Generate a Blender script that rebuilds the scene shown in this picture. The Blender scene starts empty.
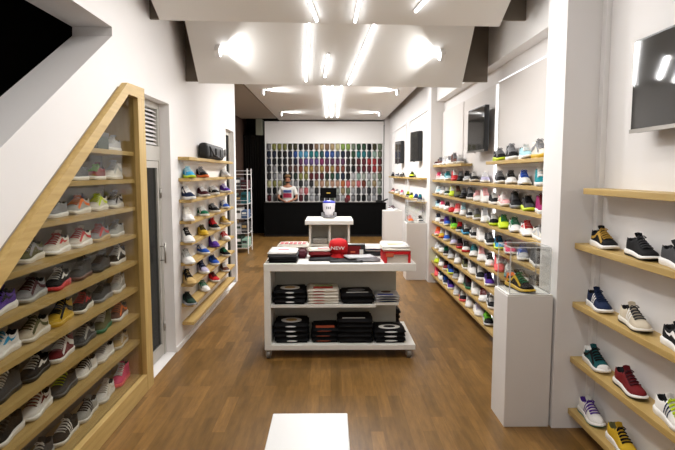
import bpy, bmesh, math, random
from math import sin, cos, pi, radians
from mathutils import Vector, Matrix
random.seed(7)
SC = bpy.context.scene
COL = SC.collection

# ------------------------------------------------------------------ camera
F = 540.0; CH = 1.85
PITCH = math.atan2(52, F); YAW = math.atan2(7, F)
cd = bpy.data.cameras.new('camera'); cam = bpy.data.objects.new('camera', cd); COL.objects.link(cam)
cd.sensor_width = 36.0; cd.lens = 36.0 * F / 675.0; cd.clip_start = 0.05
cam.location = (0, 0, CH); cam.rotation_euler = (pi/2 - PITCH, 0, -YAW)
SC.camera = cam
SC.view_settings.view_transform = 'Standard'; SC.view_settings.look = 'None'
SC.view_settings.gamma = 1; SC.view_settings.use_curve_mapping = False
SC.view_settings.exposure = 0.33

def along(x, X, Z):
    """depth along a wall plane at lateral X and height Z for a photo column x"""
    u = (x - 337.5) / F
    cp, sp, cy, sy = cos(PITCH), sin(PITCH), cos(YAW), sin(YAW)
    return (X*cy - u*(X*sy*cp - (Z-CH)*sp)) / (u*cy*cp + sy)

# --------------------------------------------------------------- materials
def lin(c):
    return tuple((v/255/12.92 if v/255 <= .04045 else ((v/255+.055)/1.055)**2.4) for v in c)
MC = {}
def mat(name, rgb, rough=.6, metal=0., var=.06, scale=30., bump=0., spec=.5):
    if name in MC: return MC[name]
    m = bpy.data.materials.new(name); m.use_nodes = True
    nt = m.node_tree; b = nt.nodes['Principled BSDF']
    c = lin(rgb)
    b.inputs['Roughness'].default_value = rough; b.inputs['Metallic'].default_value = metal
    b.inputs['Specular IOR Level'].default_value = spec
    tc = nt.nodes.new('ShaderNodeTexCoord')
    nz = nt.nodes.new('ShaderNodeTexNoise'); nz.inputs['Scale'].default_value = scale; nz.inputs['Detail'].default_value = 3
    nt.links.new(tc.outputs['Object'], nz.inputs['Vector'])
    mx = nt.nodes.new('ShaderNodeMix'); mx.data_type = 'RGBA'
    mx.inputs[6].default_value = tuple(v*(1-var) for v in c)+(1,)
    mx.inputs[7].default_value = tuple(min(1, v*(1+var)) for v in c)+(1,)
    nt.links.new(nz.outputs['Fac'], mx.inputs[0]); nt.links.new(mx.outputs[2], b.inputs['Base Color'])
    if bump:
        bp = nt.nodes.new('ShaderNodeBump'); bp.inputs['Strength'].default_value = bump; bp.inputs['Distance'].default_value = .01
        nt.links.new(nz.outputs['Fac'], bp.inputs['Height']); nt.links.new(bp.outputs['Normal'], b.inputs['Normal'])
    MC[name] = m
    return m

def emis(name, rgb, strength):
    if name in MC: return MC[name]
    m = bpy.data.materials.new(name); m.use_nodes = True
    b = m.node_tree.nodes['Principled BSDF']
    b.inputs['Base Color'].default_value = (.8, .8, .8, 1)
    b.inputs['Emission Color'].default_value = lin(rgb)+(1,)
    b.inputs['Emission Strength'].default_value = strength
    MC[name] = m
    return m

def glass(name, tint=(1, 1, 1), refl=.06, rough=.02):
    m = bpy.data.materials.new(name); m.use_nodes = True
    nt = m.node_tree; nt.nodes.clear()
    o = nt.nodes.new('ShaderNodeOutputMaterial'); t = nt.nodes.new('ShaderNodeBsdfTransparent')
    g = nt.nodes.new('ShaderNodeBsdfGlossy'); mx = nt.nodes.new('ShaderNodeMixShader')
    lw = nt.nodes.new('ShaderNodeLayerWeight'); lw.inputs['Blend'].default_value = .5
    pw = nt.nodes.new('ShaderNodeMath'); pw.operation = 'POWER'; pw.inputs[1].default_value = 4.0
    t.inputs[0].default_value = tint+(1,); g.inputs['Roughness'].default_value = rough
    ml = nt.nodes.new('ShaderNodeMath'); ml.operation = 'MULTIPLY_ADD'; ml.inputs[1].default_value = .2; ml.inputs[2].default_value = refl
    nt.links.new(lw.outputs['Facing'], pw.inputs[0]); nt.links.new(pw.outputs[0], ml.inputs[0]); nt.links.new(ml.outputs[0], mx.inputs[0])
    nt.links.new(t.outputs[0], mx.inputs[1]); nt.links.new(g.outputs[0], mx.inputs[2]); nt.links.new(mx.outputs[0], o.inputs[0])
    MC[name] = m
    return m

def wood(name, c1, c2, axis='Y', rough=.5, stretch=14, scale=3.0):
    m = bpy.data.materials.new(name); m.use_nodes = True
    nt = m.node_tree; b = nt.nodes['Principled BSDF']; b.inputs['Roughness'].default_value = rough
    tc = nt.nodes.new('ShaderNodeTexCoord'); mp = nt.nodes.new('ShaderNodeMapping')
    s = [scale*stretch]*3; s['XYZ'.index(axis)] = scale
    mp.inputs['Scale'].default_value = s
    nz = nt.nodes.new('ShaderNodeTexNoise'); nz.inputs['Scale'].default_value = 1; nz.inputs['Detail'].default_value = 5
    rp = nt.nodes.new('ShaderNodeValToRGB')
    rp.color_ramp.elements[0].position = .3; rp.color_ramp.elements[0].color = lin(c1)+(1,)
    rp.color_ramp.elements[1].position = .7; rp.color_ramp.elements[1].color = lin(c2)+(1,)
    nt.links.new(tc.outputs['Object'], mp.inputs['Vector']); nt.links.new(mp.outputs[0], nz.inputs['Vector'])
    nt.links.new(nz.outputs['Fac'], rp.inputs[0]); nt.links.new(rp.outputs[0], b.inputs['Base Color'])
    MC[name] = m
    return m

def floor_mat():
    m = bpy.data.materials.new('plank floor'); m.use_nodes = True
    nt = m.node_tree; N = nt.nodes; Lk = nt.links; b = N['Principled BSDF']
    tc = N.new('ShaderNodeTexCoord'); mp = N.new('ShaderNodeMapping'); mp.inputs['Rotation'].default_value = (0, 0, pi/2)
    br = N.new('ShaderNodeTexBrick'); br.offset = .37; br.offset_frequency = 2
    br.inputs['Color1'].default_value = (0, 0, 0, 1); br.inputs['Color2'].default_value = (1, 1, 1, 1); br.inputs['Mortar'].default_value = (.4, .4, .4, 1)
    br.inputs['Scale'].default_value = 1; br.inputs['Mortar Size'].default_value = .0012
    br.inputs['Brick Width'].default_value = .62; br.inputs['Row Height'].default_value = .095; br.inputs['Bias'].default_value = 0
    Lk.new(tc.outputs['Object'], mp.inputs['Vector']); Lk.new(mp.outputs[0], br.inputs['Vector'])
    rp = N.new('ShaderNodeValToRGB')
    rp.color_ramp.elements[0].color = lin((108, 79, 38))+(1,); rp.color_ramp.elements[1].color = lin((140, 104, 56))+(1,)
    e = rp.color_ramp.elements.new(.5); e.color = lin((124, 91, 46))+(1,)
    Lk.new(br.outputs['Color'], rp.inputs[0])
    m2 = N.new('ShaderNodeMapping'); m2.inputs['Scale'].default_value = (26, 3.2, 26)
    nz = N.new('ShaderNodeTexNoise'); nz.inputs['Scale'].default_value = 1; nz.inputs['Detail'].default_value = 6; nz.inputs['Roughness'].default_value = .65
    Lk.new(tc.outputs['Object'], m2.inputs['Vector']); Lk.new(m2.outputs[0], nz.inputs['Vector'])
    r2 = N.new('ShaderNodeValToRGB'); r2.color_ramp.elements[0].position = .3; r2.color_ramp.elements[0].color = (.66, .64, .60, 1)
    r2.color_ramp.elements[1].position = .7; r2.color_ramp.elements[1].color = (1.22, 1.22, 1.2, 1)
    Lk.new(nz.outputs['Fac'], r2.inputs[0])
    mx = N.new('ShaderNodeMix'); mx.data_type = 'RGBA'; mx.blend_type = 'MULTIPLY'; mx.inputs[0].default_value = 1
    Lk.new(rp.outputs[0], mx.inputs[6]); Lk.new(r2.outputs[0], mx.inputs[7])
    m3 = N.new('ShaderNodeMix'); m3.data_type = 'RGBA'; m3.inputs[7].default_value = lin((104, 74, 38))+(1,)
    Lk.new(br.outputs['Fac'], m3.inputs[0]); Lk.new(mx.outputs[2], m3.inputs[6]); Lk.new(m3.outputs[2], b.inputs['Base Color'])
    b.inputs['Roughness'].default_value = .38; b.inputs['Specular IOR Level'].default_value = .35
    bp = N.new('ShaderNodeBump'); bp.inputs['Strength'].default_value = .08; bp.inputs['Distance'].default_value = .004
    Lk.new(nz.outputs['Fac'], bp.inputs['Height']); Lk.new(bp.outputs[0], b.inputs['Normal'])
    return m

WALL = mat('white wall paint', (230, 227, 225), .85, var=.012, scale=4)
PANELW = mat('white lacquer panel', (234, 232, 230), .45, var=.01, scale=4)
BEIGE = mat('pale grey wall board', (222, 217, 213), .75, var=.012, scale=4)
CEIL = mat('white ceiling board', (230, 228, 224), .8, var=.012, scale=4)
CEILD = mat('grey raw ceiling', (120, 110, 98), .9, var=.08, scale=3)
WHITE = mat('white lacquer furniture', (228, 226, 220), .4, var=.01, scale=5)
PEDW = mat('white pedestal paint', (222, 218, 214), .55, var=.012, scale=5)
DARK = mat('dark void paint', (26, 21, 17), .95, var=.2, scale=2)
BROWNW = mat('dark brown cladding', (62, 40, 26), .8, var=.25, scale=3)
BLACK = mat('black satin board', (10, 10, 10), .7, var=.2, scale=6, spec=.06)
BLACKP = mat('black plastic', (14, 14, 15), .35, var=.1)
STEEL = mat('brushed steel', (176, 172, 166), .3, metal=.9)
GREYF = mat('grey aluminium frame', (186, 182, 174), .45)
SCREEN = mat('black glossy screen', (56, 55, 53), .05, var=.02, spec=.3)
OAK = wood('pale oak', (178, 147, 84), (197, 167, 104), 'Y', .5)
OAKV = wood('pale oak upright', (178, 147, 84), (197, 167, 104), 'Z', .5)
FLOORM = floor_mat()
GLASS = glass('glass tinted for dimness', (.86, .86, .84), .02)  # grey tint darkens the case, standing in for its weak light
ACRYL = glass('clear acrylic', (.95, .955, .95), .05)
EDGE = bpy.data.materials.new('acrylic edge'); EDGE.use_nodes = True
_b = EDGE.node_tree.nodes['Principled BSDF']; _b.inputs['Base Color'].default_value = (.85, .86, .86, 1); _b.inputs['Roughness'].default_value = .2; _b.inputs['Alpha'].default_value = .45
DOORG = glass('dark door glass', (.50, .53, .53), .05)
LEDM = emis('led light', (250, 252, 255), 12)
LEDS = emis('led strip light', (244, 248, 255), 2.6)

# --------------------------------------------------------------- mesh tools
def link(name, bm, mats, parent=None, smooth=False, loc=None):
    me = bpy.data.meshes.new(name)
    bmesh.ops.recalc_face_normals(bm, faces=bm.faces[:])
    if smooth:
        for f in bm.faces: f.smooth = True
    bm.to_mesh(me); bm.free()
    for m in (mats if isinstance(mats, (list, tuple)) else [mats]): me.materials.append(m)
    o = bpy.data.objects.new(name, me); COL.objects.link(o)
    if parent is not None: o.parent = parent
    if loc is not None: o.location = loc
    return o
def box(bm, x0, x1, y0, y1, z0, z1, mi=0, bev=0., M=None):
    g = bmesh.ops.create_cube(bm, size=1)
    vs = g['verts']
    for v in vs:
        v.co = Vector(((x0+x1)/2+v.co.x*(x1-x0), (y0+y1)/2+v.co.y*(y1-y0), (z0+z1)/2+v.co.z*(z1-z0)))
    if M: bmesh.ops.transform(bm, matrix=M, verts=vs)
    fs = set(f for v in vs for f in v.link_faces)
    for f in fs: f.material_index = mi
    if bev:
        es = list(set(e for v in vs for e in v.link_edges))
        bmesh.ops.bevel(bm, geom=es, offset=bev, segments=2, affect='EDGES', profile=.5)
    return bm
def B(*a, **k):
    bm = bmesh.new(); box(bm, *a, **k); return bm
def cyl(bm, p0, p1, r0, r1=None, n=14, mi=0, caps=True):
    p0 = Vector(p0); p1 = Vector(p1); r1 = r0 if r1 is None else r1
    d = (p1-p0).normalized(); a = d.orthogonal().normalized(); b = d.cross(a)
    A = [bm.verts.new(p0+a*r0*cos(t)+b*r0*sin(t)) for t in (2*pi*i/n for i in range(n))]
    C = [bm.verts.new(p1+a*r1*cos(t)+b*r1*sin(t)) for t in (2*pi*i/n for i in range(n))]
    fs = [bm.faces.new((A[i], A[(i+1) % n], C[(i+1) % n], C[i])) for i in range(n)]
    if caps: fs += [bm.faces.new(A[::-1]), bm.faces.new(C)]
    for f in fs: f.material_index = mi
    return bm
def lathe(bm, prof, n=20, c=(0, 0, 0), mi=0):
    rings = []
    for r, z in prof:
        rings.append([bm.verts.new((c[0]+r*cos(2*pi*i/n), c[1]+r*sin(2*pi*i/n), c[2]+z)) for i in range(n)])
    fs = []
    for a, b in zip(rings, rings[1:]):
        for i in range(n): fs.append(bm.faces.new((a[i], a[(i+1) % n], b[(i+1) % n], b[i])))
    fs.append(bm.faces.new(rings[0][::-1])); fs.append(bm.faces.new(rings[-1]))
    for f in fs: f.material_index = mi
    return bm
def prism(bm, pts, x0, x1):
    """polygon in (Y,Z) extruded along X"""
    A = [bm.verts.new((x0, y, z)) for y, z in pts]; C = [bm.verts.new((x1, y, z)) for y, z in pts]
    n = len(pts)
    bm.faces.new(A); bm.faces.new(C[::-1])
    for i in range(n): bm.faces.new((A[i], C[i], C[(i+1) % n], A[(i+1) % n]))
    return bm
def wall_with_holes(outer, holes, x0, x1):
    bm = bmesh.new(); es = []
    for loop in [outer]+holes:
        vs = [bm.verts.new((x0, y, z)) for y, z in loop]
        es += [bm.edges.new((vs[i], vs[(i+1) % len(vs)])) for i in range(len(vs))]
    bmesh.ops.triangle_fill(bm, use_beauty=True, edges=es)
    r = bmesh.ops.extrude_face_region(bm, geom=bm.faces[:])
    bmesh.ops.translate(bm, vec=(x1-x0, 0, 0), verts=[v for v in r['geom'] if isinstance(v, bmesh.types.BMVert)])
    return bm
def struct(name, bm, m, smooth=False, parent=None):
    o = link(name, bm, m, parent, smooth)
    if parent is None: o['kind'] = 'structure'
    return o
def tag(o, label, cat, group=None):
    o['label'] = label; o['category'] = cat
    if group: o['group'] = group
    return o
def thing(name, label, cat, loc=(0, 0, 0), rz=0., group=None):
    o = bpy.data.objects.new(name, None); COL.objects.link(o); o.empty_display_size = .1
    o.location = loc; o.rotation_euler = (0, 0, rz)
    return tag(o, label, cat, group)
ORD = ['first', 'second', 'third', 'fourth', 'fifth', 'sixth', 'seventh', 'eighth', 'ninth', 'tenth', 'eleventh', 'twelfth',
       'thirteenth', 'fourteenth', 'fifteenth', 'sixteenth', 'seventeenth', 'eighteenth', 'nineteenth', 'twentieth', 'twenty-first', 'twenty-second']
def text_mesh(body, size, ext=.001):
    c = bpy.data.curves.new('lettering', 'FONT'); c.body = body; c.size = size; c.extrude = ext; c.align_x = 'CENTER'; c.align_y = 'CENTER'
    o = bpy.data.objects.new('lettering', c); COL.objects.link(o)
    dg = bpy.context.evaluated_depsgraph_get(); me = bpy.data.meshes.new_from_object(o.evaluated_get(dg))
    bpy.data.objects.remove(o); bpy.data.curves.remove(c)
    return me

# ------------------------------------------------------------------- shell
XL, XR = -1.60, 1.88
ZT = 3.78
struct('floor', B(-3.2, 2.3, -2.6, 17.4, -.1, 0), FLOORM)
struct('ceiling', B(-3.2, 2.3, -2.6, 17.4, ZT, ZT+.1), CEILD)
case_hole_top = (4.50, 2.50)
SL = .655
def dz_out(y): return 2.545 + SL*(y-4.155)
case_poly = [(2.0, 0.02), (4.50, 0.02), (4.50, 2.50), (4.16, 2.50), (2.0, dz_out(2.0)-.05)]
open_poly = [(1.2, 2.335-.614*(3.255-1.2)), (4.094, 2.85), (4.10, 2.915), (1.2, 2.92)]
door_poly = [(4.64, .002), (5.46, .002), (5.46, 2.53), (4.64, 2.53)]
door2_poly = [(8.36, .002), (9.06, .002), (9.06, 2.53), (8.36, 2.53)]
struct('wall_left', wall_with_holes([(-2.6, 0), (9.2, 0), (9.2, ZT), (-2.6, ZT)], [case_poly, open_poly, door_poly, door2_poly], XL, XL-.29), WALL)
# dark stairwell behind the opening, and the corridor beyond the left wall
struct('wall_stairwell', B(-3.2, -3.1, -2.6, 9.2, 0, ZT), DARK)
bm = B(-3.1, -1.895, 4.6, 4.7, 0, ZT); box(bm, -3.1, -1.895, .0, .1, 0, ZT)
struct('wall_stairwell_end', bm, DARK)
struct('wall_corridor', B(-2.75, -2.65, 9.2, 17.4, 0, ZT), BROWNW)
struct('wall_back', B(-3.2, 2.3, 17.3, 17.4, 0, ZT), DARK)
struct('wall_front', B(-3.2, 2.3, -2.6, -2.5, 0, ZT), WALL)
# right side
struct('wall_right', B(XR, XR+.15, -2.6, 9.2, 0, ZT), WALL)
struct('wall_pillar_right', B(1.608, XR, 3.755, 4.08, 0, ZT), WALL)
struct('wall_pillar_far', B(1.66, XR, 9.02, 9.3, 0, ZT), PANELW)
wf = struct('wall_right_far', B(1.78, XR+.15, 9.3, 17.3, 0, ZT), WALL)
struct('wall_right_back', B(1.632, 1.78, 16.46, 17.3, 0, ZT), WALL)
# raised mouldings round the recessed fields of the far right wall
bm = bmesh.new()
for a, b_ in ((9.75, 12.2), (12.7, 15.4)):
    box(bm, 1.755, 1.78, a, b_, 2.98, 3.02); box(bm, 1.755, 1.78, a, a+.05, .3, 2.98); box(bm, 1.755, 1.78, b_-.05, b_, .3, 2.98)
struct('trim_1', bm, PANELW)
# upper bulkhead and the two wall boards either side of the light slot
struct('trim_2', B(1.75, XR, 4.08, 9.02, 3.02, ZT), PANELW)
bm = B(1.85, XR, 4.10, 6.03, .02, 2.84); box(bm, 1.85, XR, 6.13, 7.55, .02, 2.84)
struct('trim_3', bm, BEIGE)
struct('trim_4', B(1.85, XR, 7.6, 9.0, .02, 2.84), BEIGE)
struct('trim_5', B(1.845, XR, 3.70, 3.755, 0, ZT), PANELW)
# baseboards
struct('baseboard_left', B(XL, XL+.012, 5.47, 8.34, 0, .05), PANELW)
struct('baseboard_right', B(XR-.012, XR, -1, 3.70, 0, .05), PANELW)

# ceiling: two slanted baffles, then the long flat raft
def slab_between(p0, p1, xw, t, roll=.015):
    (y0, z0), (y1, z1) = p0, p1
    n = Vector((0, -(z1-z0), (y1-y0))).normalized()*t
    bm = bmesh.new()
    prism(bm, [(y0, z0), (y1, z1), (y1+n.y, z1+n.z), (y0+n.y, z0+n.z)], -xw, xw)
    for v in bm.verts: v.co.z -= roll*v.co.x
    return bm
struct('ceiling_baffle_near', slab_between((3.72, 3.722), (4.92, 3.165), 1.5, .05), CEIL)
struct('ceiling_baffle_middle', slab_between((5.30, 3.62), (6.08, 2.81), 1.45, .05), CEIL)
struct('ceiling_added_light_block', B(-1.6, 1.75, 6.12, 6.15, 2.86, ZT), CEILD)  # added upright board, keeps the rear lamps' light out of the side gaps
struct('ceiling_added_light_block_near', B(-1.6, 1.75, 4.96, 4.99, 3.21, ZT), CEILD)  # added dark board, blocks light in the void above the near baffle
struct('ceiling_corridor', B(-2.65, -1.60, 9.2, 16.3, 3.46, 3.52), mat('grey corridor ceiling', (168, 158, 144), .9))
struct('ceiling_raft_rear', B(-1.56, 1.62, 6.42, 16.9, 3.45, 3.50), CEIL)
struct('ceiling_raft_front', B(-1.5, 1.5, -2.4, 3.66, 3.70, 3.75), CEIL)
struct('trim_6', B(-2.22, -2.04, 16.3, 16.8, 2.98, 3.45), mat('dull green grey paint', (128, 128, 112), .9))

# ------------------------------------------------------------------ lamps
def area(loc, sx, sy, power, rot=(0, 0, 0), color=(1, .988, .975)):
    l = bpy.data.lights.new('strip lamp light', 'AREA'); l.shape = 'RECTANGLE'; l.size = sx; l.size_y = sy; l.energy = power; l.color = color
    o = bpy.data.objects.new('strip lamp light', l); COL.objects.link(o); o.location = loc; o.rotation_euler = rot
    return o
def strip_lamp(p0, p1, label, group, power, normal=(0, 0, -1), w=.019):
    """ceiling strip lamp from p0 to p1 lying on a surface whose outward normal is given"""
    p0 = Vector(p0); p1 = Vector(p1); n = Vector(normal).normalized()
    d = (p1-p0); L = d.length; d.normalize(); s = d.cross(n).normalized()
    M = Matrix((s, d, n)).transposed().to_4x4(); M.translation = (p0+p1)/2
    t = thing('strip_light', label, 'ceiling light', (p0+p1)/2, 0, group)
    R = M.to_3x3().to_4x4()
    bm = bmesh.new(); box(bm, -w*.7, w*.7, -L/2, L/2, 0, .018, M=R)
    link('housing', bm, PANELW, t)
    bm = bmesh.new(); box(bm, -w/2, w/2, -L/2+.01, L/2-.01, .018, .032, M=R)
    link('diffuser', bm, LEDM, t)
    if power:
        a = area((p0+p1)/2+n*.04, w*1.2, L*.96, power, (0, 0, 0))
        # area lamps shine along local -Z
        a.rotation_euler = Matrix((s, d, n)).transposed().to_3x3().to_euler() if False else Matrix((s, -d, -n)).transposed().to_euler()
    return t
def onA(x, y): return (x, y, 3.722+(y-3.72)*(3.165-3.722)/1.2-.015*x)
def onB(x, y): return (x, y, 3.62+(y-5.30)*(2.81-3.62)/.78-.015*x)
nA = Vector((0, -.557, -1.2)).normalized(); nB = Vector((0, -.81, -.78)).normalized()
G = 'strip lights on the ceiling'
strip_lamp(onA(-.38, 3.85), onA(-.115, 4.88), 'slanting strip light on nearest ceiling baffle, left of centre', G, 14, nA)
strip_lamp(onA(.33, 3.85), onA(.215, 4.88), 'long strip light on nearest ceiling baffle, just right of centre', G, 14, nA)
strip_lamp(onA(.88, 4.45), onA(.72, 4.75), 'short slanting strip light at right of the nearest ceiling baffle', G, 8, nA)
strip_lamp(onB(-.205, 5.52), onB(-.265, 6.04), 'left long strip light on the second ceiling baffle', G, 10, nB)
strip_lamp(onB(-.02, 5.80), onB(-.06, 6.00), 'short strip light in middle of the second ceiling baffle', G, 4, nB)
strip_lamp(onB(.455, 5.52), onB(.20, 6.06), 'right long slanting strip light on the second ceiling baffle', G, 10, nB)
for X, q in ((-.115, 'left'), (.035, 'middle'), (.20, 'right')):
    strip_lamp((X, 7.0, 3.45), (X, 15.6, 3.45), f'{q} of three parallel strip lights running along the rear ceiling', G, 74)
for X in (-.75, .75):   # the same lamps carry on above the entrance, behind the camera
    q = 'left' if X < 0 else 'right'
    strip_lamp((X, -1.8, 3.70), (X*.8, 3.3, 3.70), f'{q} strip light on the ceiling nearest the entrance', G, 18)

def spot_fixture(loc, sx, tilt_n, label, power, aim):
    t = thing('wall_washer_spotlight', label, 'spotlight', loc, 0, 'small spotlights at the ceiling edges')
    n = Vector(tilt_n).normalized(); d = Vector((sx, 0, 0)); s = n.cross(d).normalized()
    R = Matrix((d, s, n)).transposed().to_4x4()
    bm = bmesh.new(); box(bm, -.05, .0, -.045, .045, 0, .10, bev=.008, M=R); link('housing', bm, PANELW, t)
    bm = bmesh.new(); box(bm, .0, .012, -.035, .035, .02, .09, M=R); link('lens', bm, LEDM, t)
    l = bpy.data.lights.new('spot lamp light', 'SPOT'); l.energy = power; l.spot_size = radians(120); l.spot_blend = .6; l.shadow_soft_size = .03; l.color = (1, .988, .975)
    o = bpy.data.objects.new('spot lamp light', l); COL.objects.link(o)
    p = Vector(loc)+d*.03+n*.06; o.location = p
    o.rotation_euler = (Vector(aim)-p).to_track_quat('-Z', 'Y').to_euler()
for sx, q in ((1, 'left'), (-1, 'right')):
    p = onB(-sx*1.14, 5.78)
    spot_fixture(p, sx, nB, f'bright square spotlight at the {q} of the second ceiling baffle', 15, onB(0, 5.80))
    spot_fixture((-sx*1.29, 10.65, 3.45), sx, (0, 0, -1), f'small spotlight at {q} edge of rear ceiling, nearer of its side', 60, (0, 10.65, 3.50))
    spot_fixture((-sx*1.29, 14.5, 3.45), sx, (0, 0, -1), f'small spotlight at {q} edge of rear ceiling, farther of its side', 60, (0, 14.5, 3.50))
# vertical light slot between the right wall boards
tag(link('light_slot', B(1.85, 1.866, 4.10, 6.03, 2.842, 2.850), emis('faint led line', (244, 248, 255), 1.0)), 'thin light line along the top of the right wall board', 'light')
t = tag(link('light_slot', B(1.862, 1.874, 6.05, 6.11, .12, 2.83), LEDS), 'vertical white light slot between the right wall boards', 'light')

# ------------------------------------------------------------- shoe kit
L = .295
def interp(tab, s):
    for (a, va), (b, vb) in zip(tab, tab[1:]):
        if s <= b:
            k = (s-a)/(b-a); k = k*k*(3-2*k)*.5+k*.5
            return va+(vb-va)*k
    return tab[-1][1]
WID = [(0, .012), (.02, .021), (.06, .030), (.12, .035), (.2, .036), (.3, .034), (.42, .035), (.55, .041), (.68, .047), (.78, .048), (.86, .044), (.93, .033), (.98, .017), (1, .006)]
KIND = {
 'run': dict(sole=[(0, .040), (.3, .037), (.6, .029), (.85, .022), (1, .018)], up=[(0, .084), (.03, .103), (.08, .101), (.16, .086), (.24, .083), (.32, .094), (.38, .113), (.44, .108), (.55, .088), (.7, .066), (.82, .055), (.92, .046), (.98, .034), (1, .026)], spring=.016, flare=1.10),
 'flat': dict(sole=[(0, .028), (1, .024)], up=[(0, .078), (.03, .094), (.08, .093), (.16, .080), (.24, .077), (.32, .087), (.38, .102), (.44, .098), (.55, .080), (.7, .062), (.82, .054), (.92, .046), (.98, .036), (1, .028)], spring=.007, flare=1.03),
 'high': dict(sole=[(0, .032), (1, .026)], up=[(0, .104), (.03, .128), (.08, .131), (.18, .124), (.28, .124), (.34, .132), (.38, .137), (.44, .120), (.52, .098), (.6, .082), (.7, .070), (.82, .058), (.92, .048), (.98, .036), (1, .028)], spring=.008, flare=1.04)}
ST = [0, .02, .05, .09, .15, .21, .28, .335, .365, .40, .46, .53, .60, .67, .74, .81, .87, .92, .96, .985, 1.0]
OP = (.05, .34)
def base_z(K, s): return K['spring']*max(0, (s-.68)/.32)**2
def pt_arch(K, s, th):
    w = interp(WID, s)-.002; z0 = interp(K['sole'], s)+base_z(K, s)-.004; h = interp(K['up'], s)+base_z(K, s)*.5
    c, n = cos(th), sin(th)
    return Vector((w*(1 if c >= 0 else -1)*abs(c)**.75, L/2-s*L, z0+(h-z0)*abs(n)**.85))
def outer(K, s):
    w = interp(WID, s)-.002; z0 = interp(K['sole'], s)+base_z(K, s)-.004; h = interp(K['up'], s)
    return [(w, z0), (w*1.0, z0+.40*(h-z0)), (w*.90, z0+.80*(h-z0)), (w*.80, h)], w, h
def ring(K, s):
    if OP[0] <= s <= OP[1]:
        o, w, h = outer(K, s)
        half = o+[(w*.62, h-.003), (w*.55, h-.030), (0, h-.042)]
        pts = [Vector((x, L/2-s*L, z)) for x, z in half]
        return pts+[Vector((-p.x, p.y, p.z)) for p in pts[-2::-1]]
    return [pt_arch(K, s, pi*j/12) for j in range(13)]
def side(K, s, v, sg):
    if s < OP[1]:
        o, w, h = outer(K, max(s, .02)); k = v*3; i = min(2, int(k)); k -= i
        x = o[i][0]+(o[i+1][0]-o[i][0])*k; z = o[i][1]+(o[i+1][1]-o[i][1])*k
        p = Vector((x, L/2-s*L, z))
    else:
        p = pt_arch(K, s, v*pi/2)
    p.x += .0022; p.z += .0012*v
    return Vector((p.x*sg, p.y, p.z))
def m_upper(K):
    bm = bmesh.new(); R = [[bm.verts.new(p) for p in ring(K, s)] for s in ST]
    for i in range(len(ST)-1):
        sm = (ST[i]+ST[i+1])/2
        for j in range(12):
            f = bm.faces.new((R[i][j], R[i][j+1], R[i+1][j+1], R[i+1][j]))
            f.smooth = True
            if OP[0]-.02 < sm < OP[1]+.01 and 3 <= j <= 8: f.material_index = 1
            elif sm > .86: f.material_index = 2
            elif sm < .13: f.material_index = 3
    bm.faces.new(R[0]).material_index = 3; bm.faces.new(R[-1]).material_index = 2
    return bm
def m_sole(K):
    bm = bmesh.new(); n = len(ST)
    def loop(fw, fz):
        pts = []
        for s in ST: pts.append(Vector((interp(WID, s)*fw, L/2-s*L+(.5-s)*.012*(fw-.9)*10, base_z(K, s)+fz*interp(K['sole'], s))))
        return pts+[Vector((-p.x, p.y, p.z)) for p in reversed(pts)]
    fl = K['flare']
    Ls = [[bm.verts.new(p) for p in loop(*a)] for a in ((.94*fl, 0), (1.0*fl, .12), (.99*fl, .34), (1.0*fl, .36), (1.02*fl, .72), (.985, 1.0))]
    m = len(Ls[0])
    for k in range(len(Ls)-1):
        for i in range(m):
            f = bm.faces.new((Ls[k][i], Ls[k][(i+1) % m], Ls[k+1][(i+1) % m], Ls[k+1][i])); f.smooth = True
            f.material_index = 1 if k < 2 else 0
    bm.faces.new(Ls[0][::-1]).material_index = 1; bm.faces.new(Ls[-1])
    return bm
def ribbon(bm, rows):
    V = [[bm.verts.new(p) for p in r] for r in rows]
    for a, b in zip(V, V[1:]):
        for i in range(len(a)-1): bm.faces.new((a[i], a[i+1], b[i+1], b[i])).smooth = True
def m_swoosh(K, sides=(1, -1)):
    bm = bmesh.new()
    for sg in sides:
        rows = []
        for i in range(15):
            t = i/14
            s = .13+.47*t
            lo = .78-1.15*t+.78*t*t; wdt = .30*sin(pi*min(1, t*1.02))**.9*(.35+.75*t)
            rows.append([side(K, s, max(.06, lo-wdt*.5), sg), side(K, s, max(.07, lo), sg), side(K, s, min(.95, lo+wdt*.5), sg)])
        ribbon(bm, rows)
    return bm
def m_stripes(K, sides=(1, -1)):
    bm = bmesh.new()
    for sg in sides:
        for s0 in (.375, .445, .515):
            rows = [[side(K, s0+.065*v+.0, v, sg), side(K, s0+.065*v+.016, v, sg), side(K, s0+.065*v+.032, v, sg)] for v in (.06, .2, .35, .5, .62, .72)]
            ribbon(bm, rows)
    return bm
def m_band(K, sides=(1, -1)):   # a curved overlay panel along the side
    bm = bmesh.new()
    for sg in sides:
        rows = []
        for i in range(13):
            s = .12+.62*i/12; c = .30+.22*sin(pi*i/12); rows.append([side(K, s, c-.14, sg), side(K, s, c, sg), side(K, s, c+.13, sg)])
        ribbon(bm, rows)
    return bm
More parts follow.
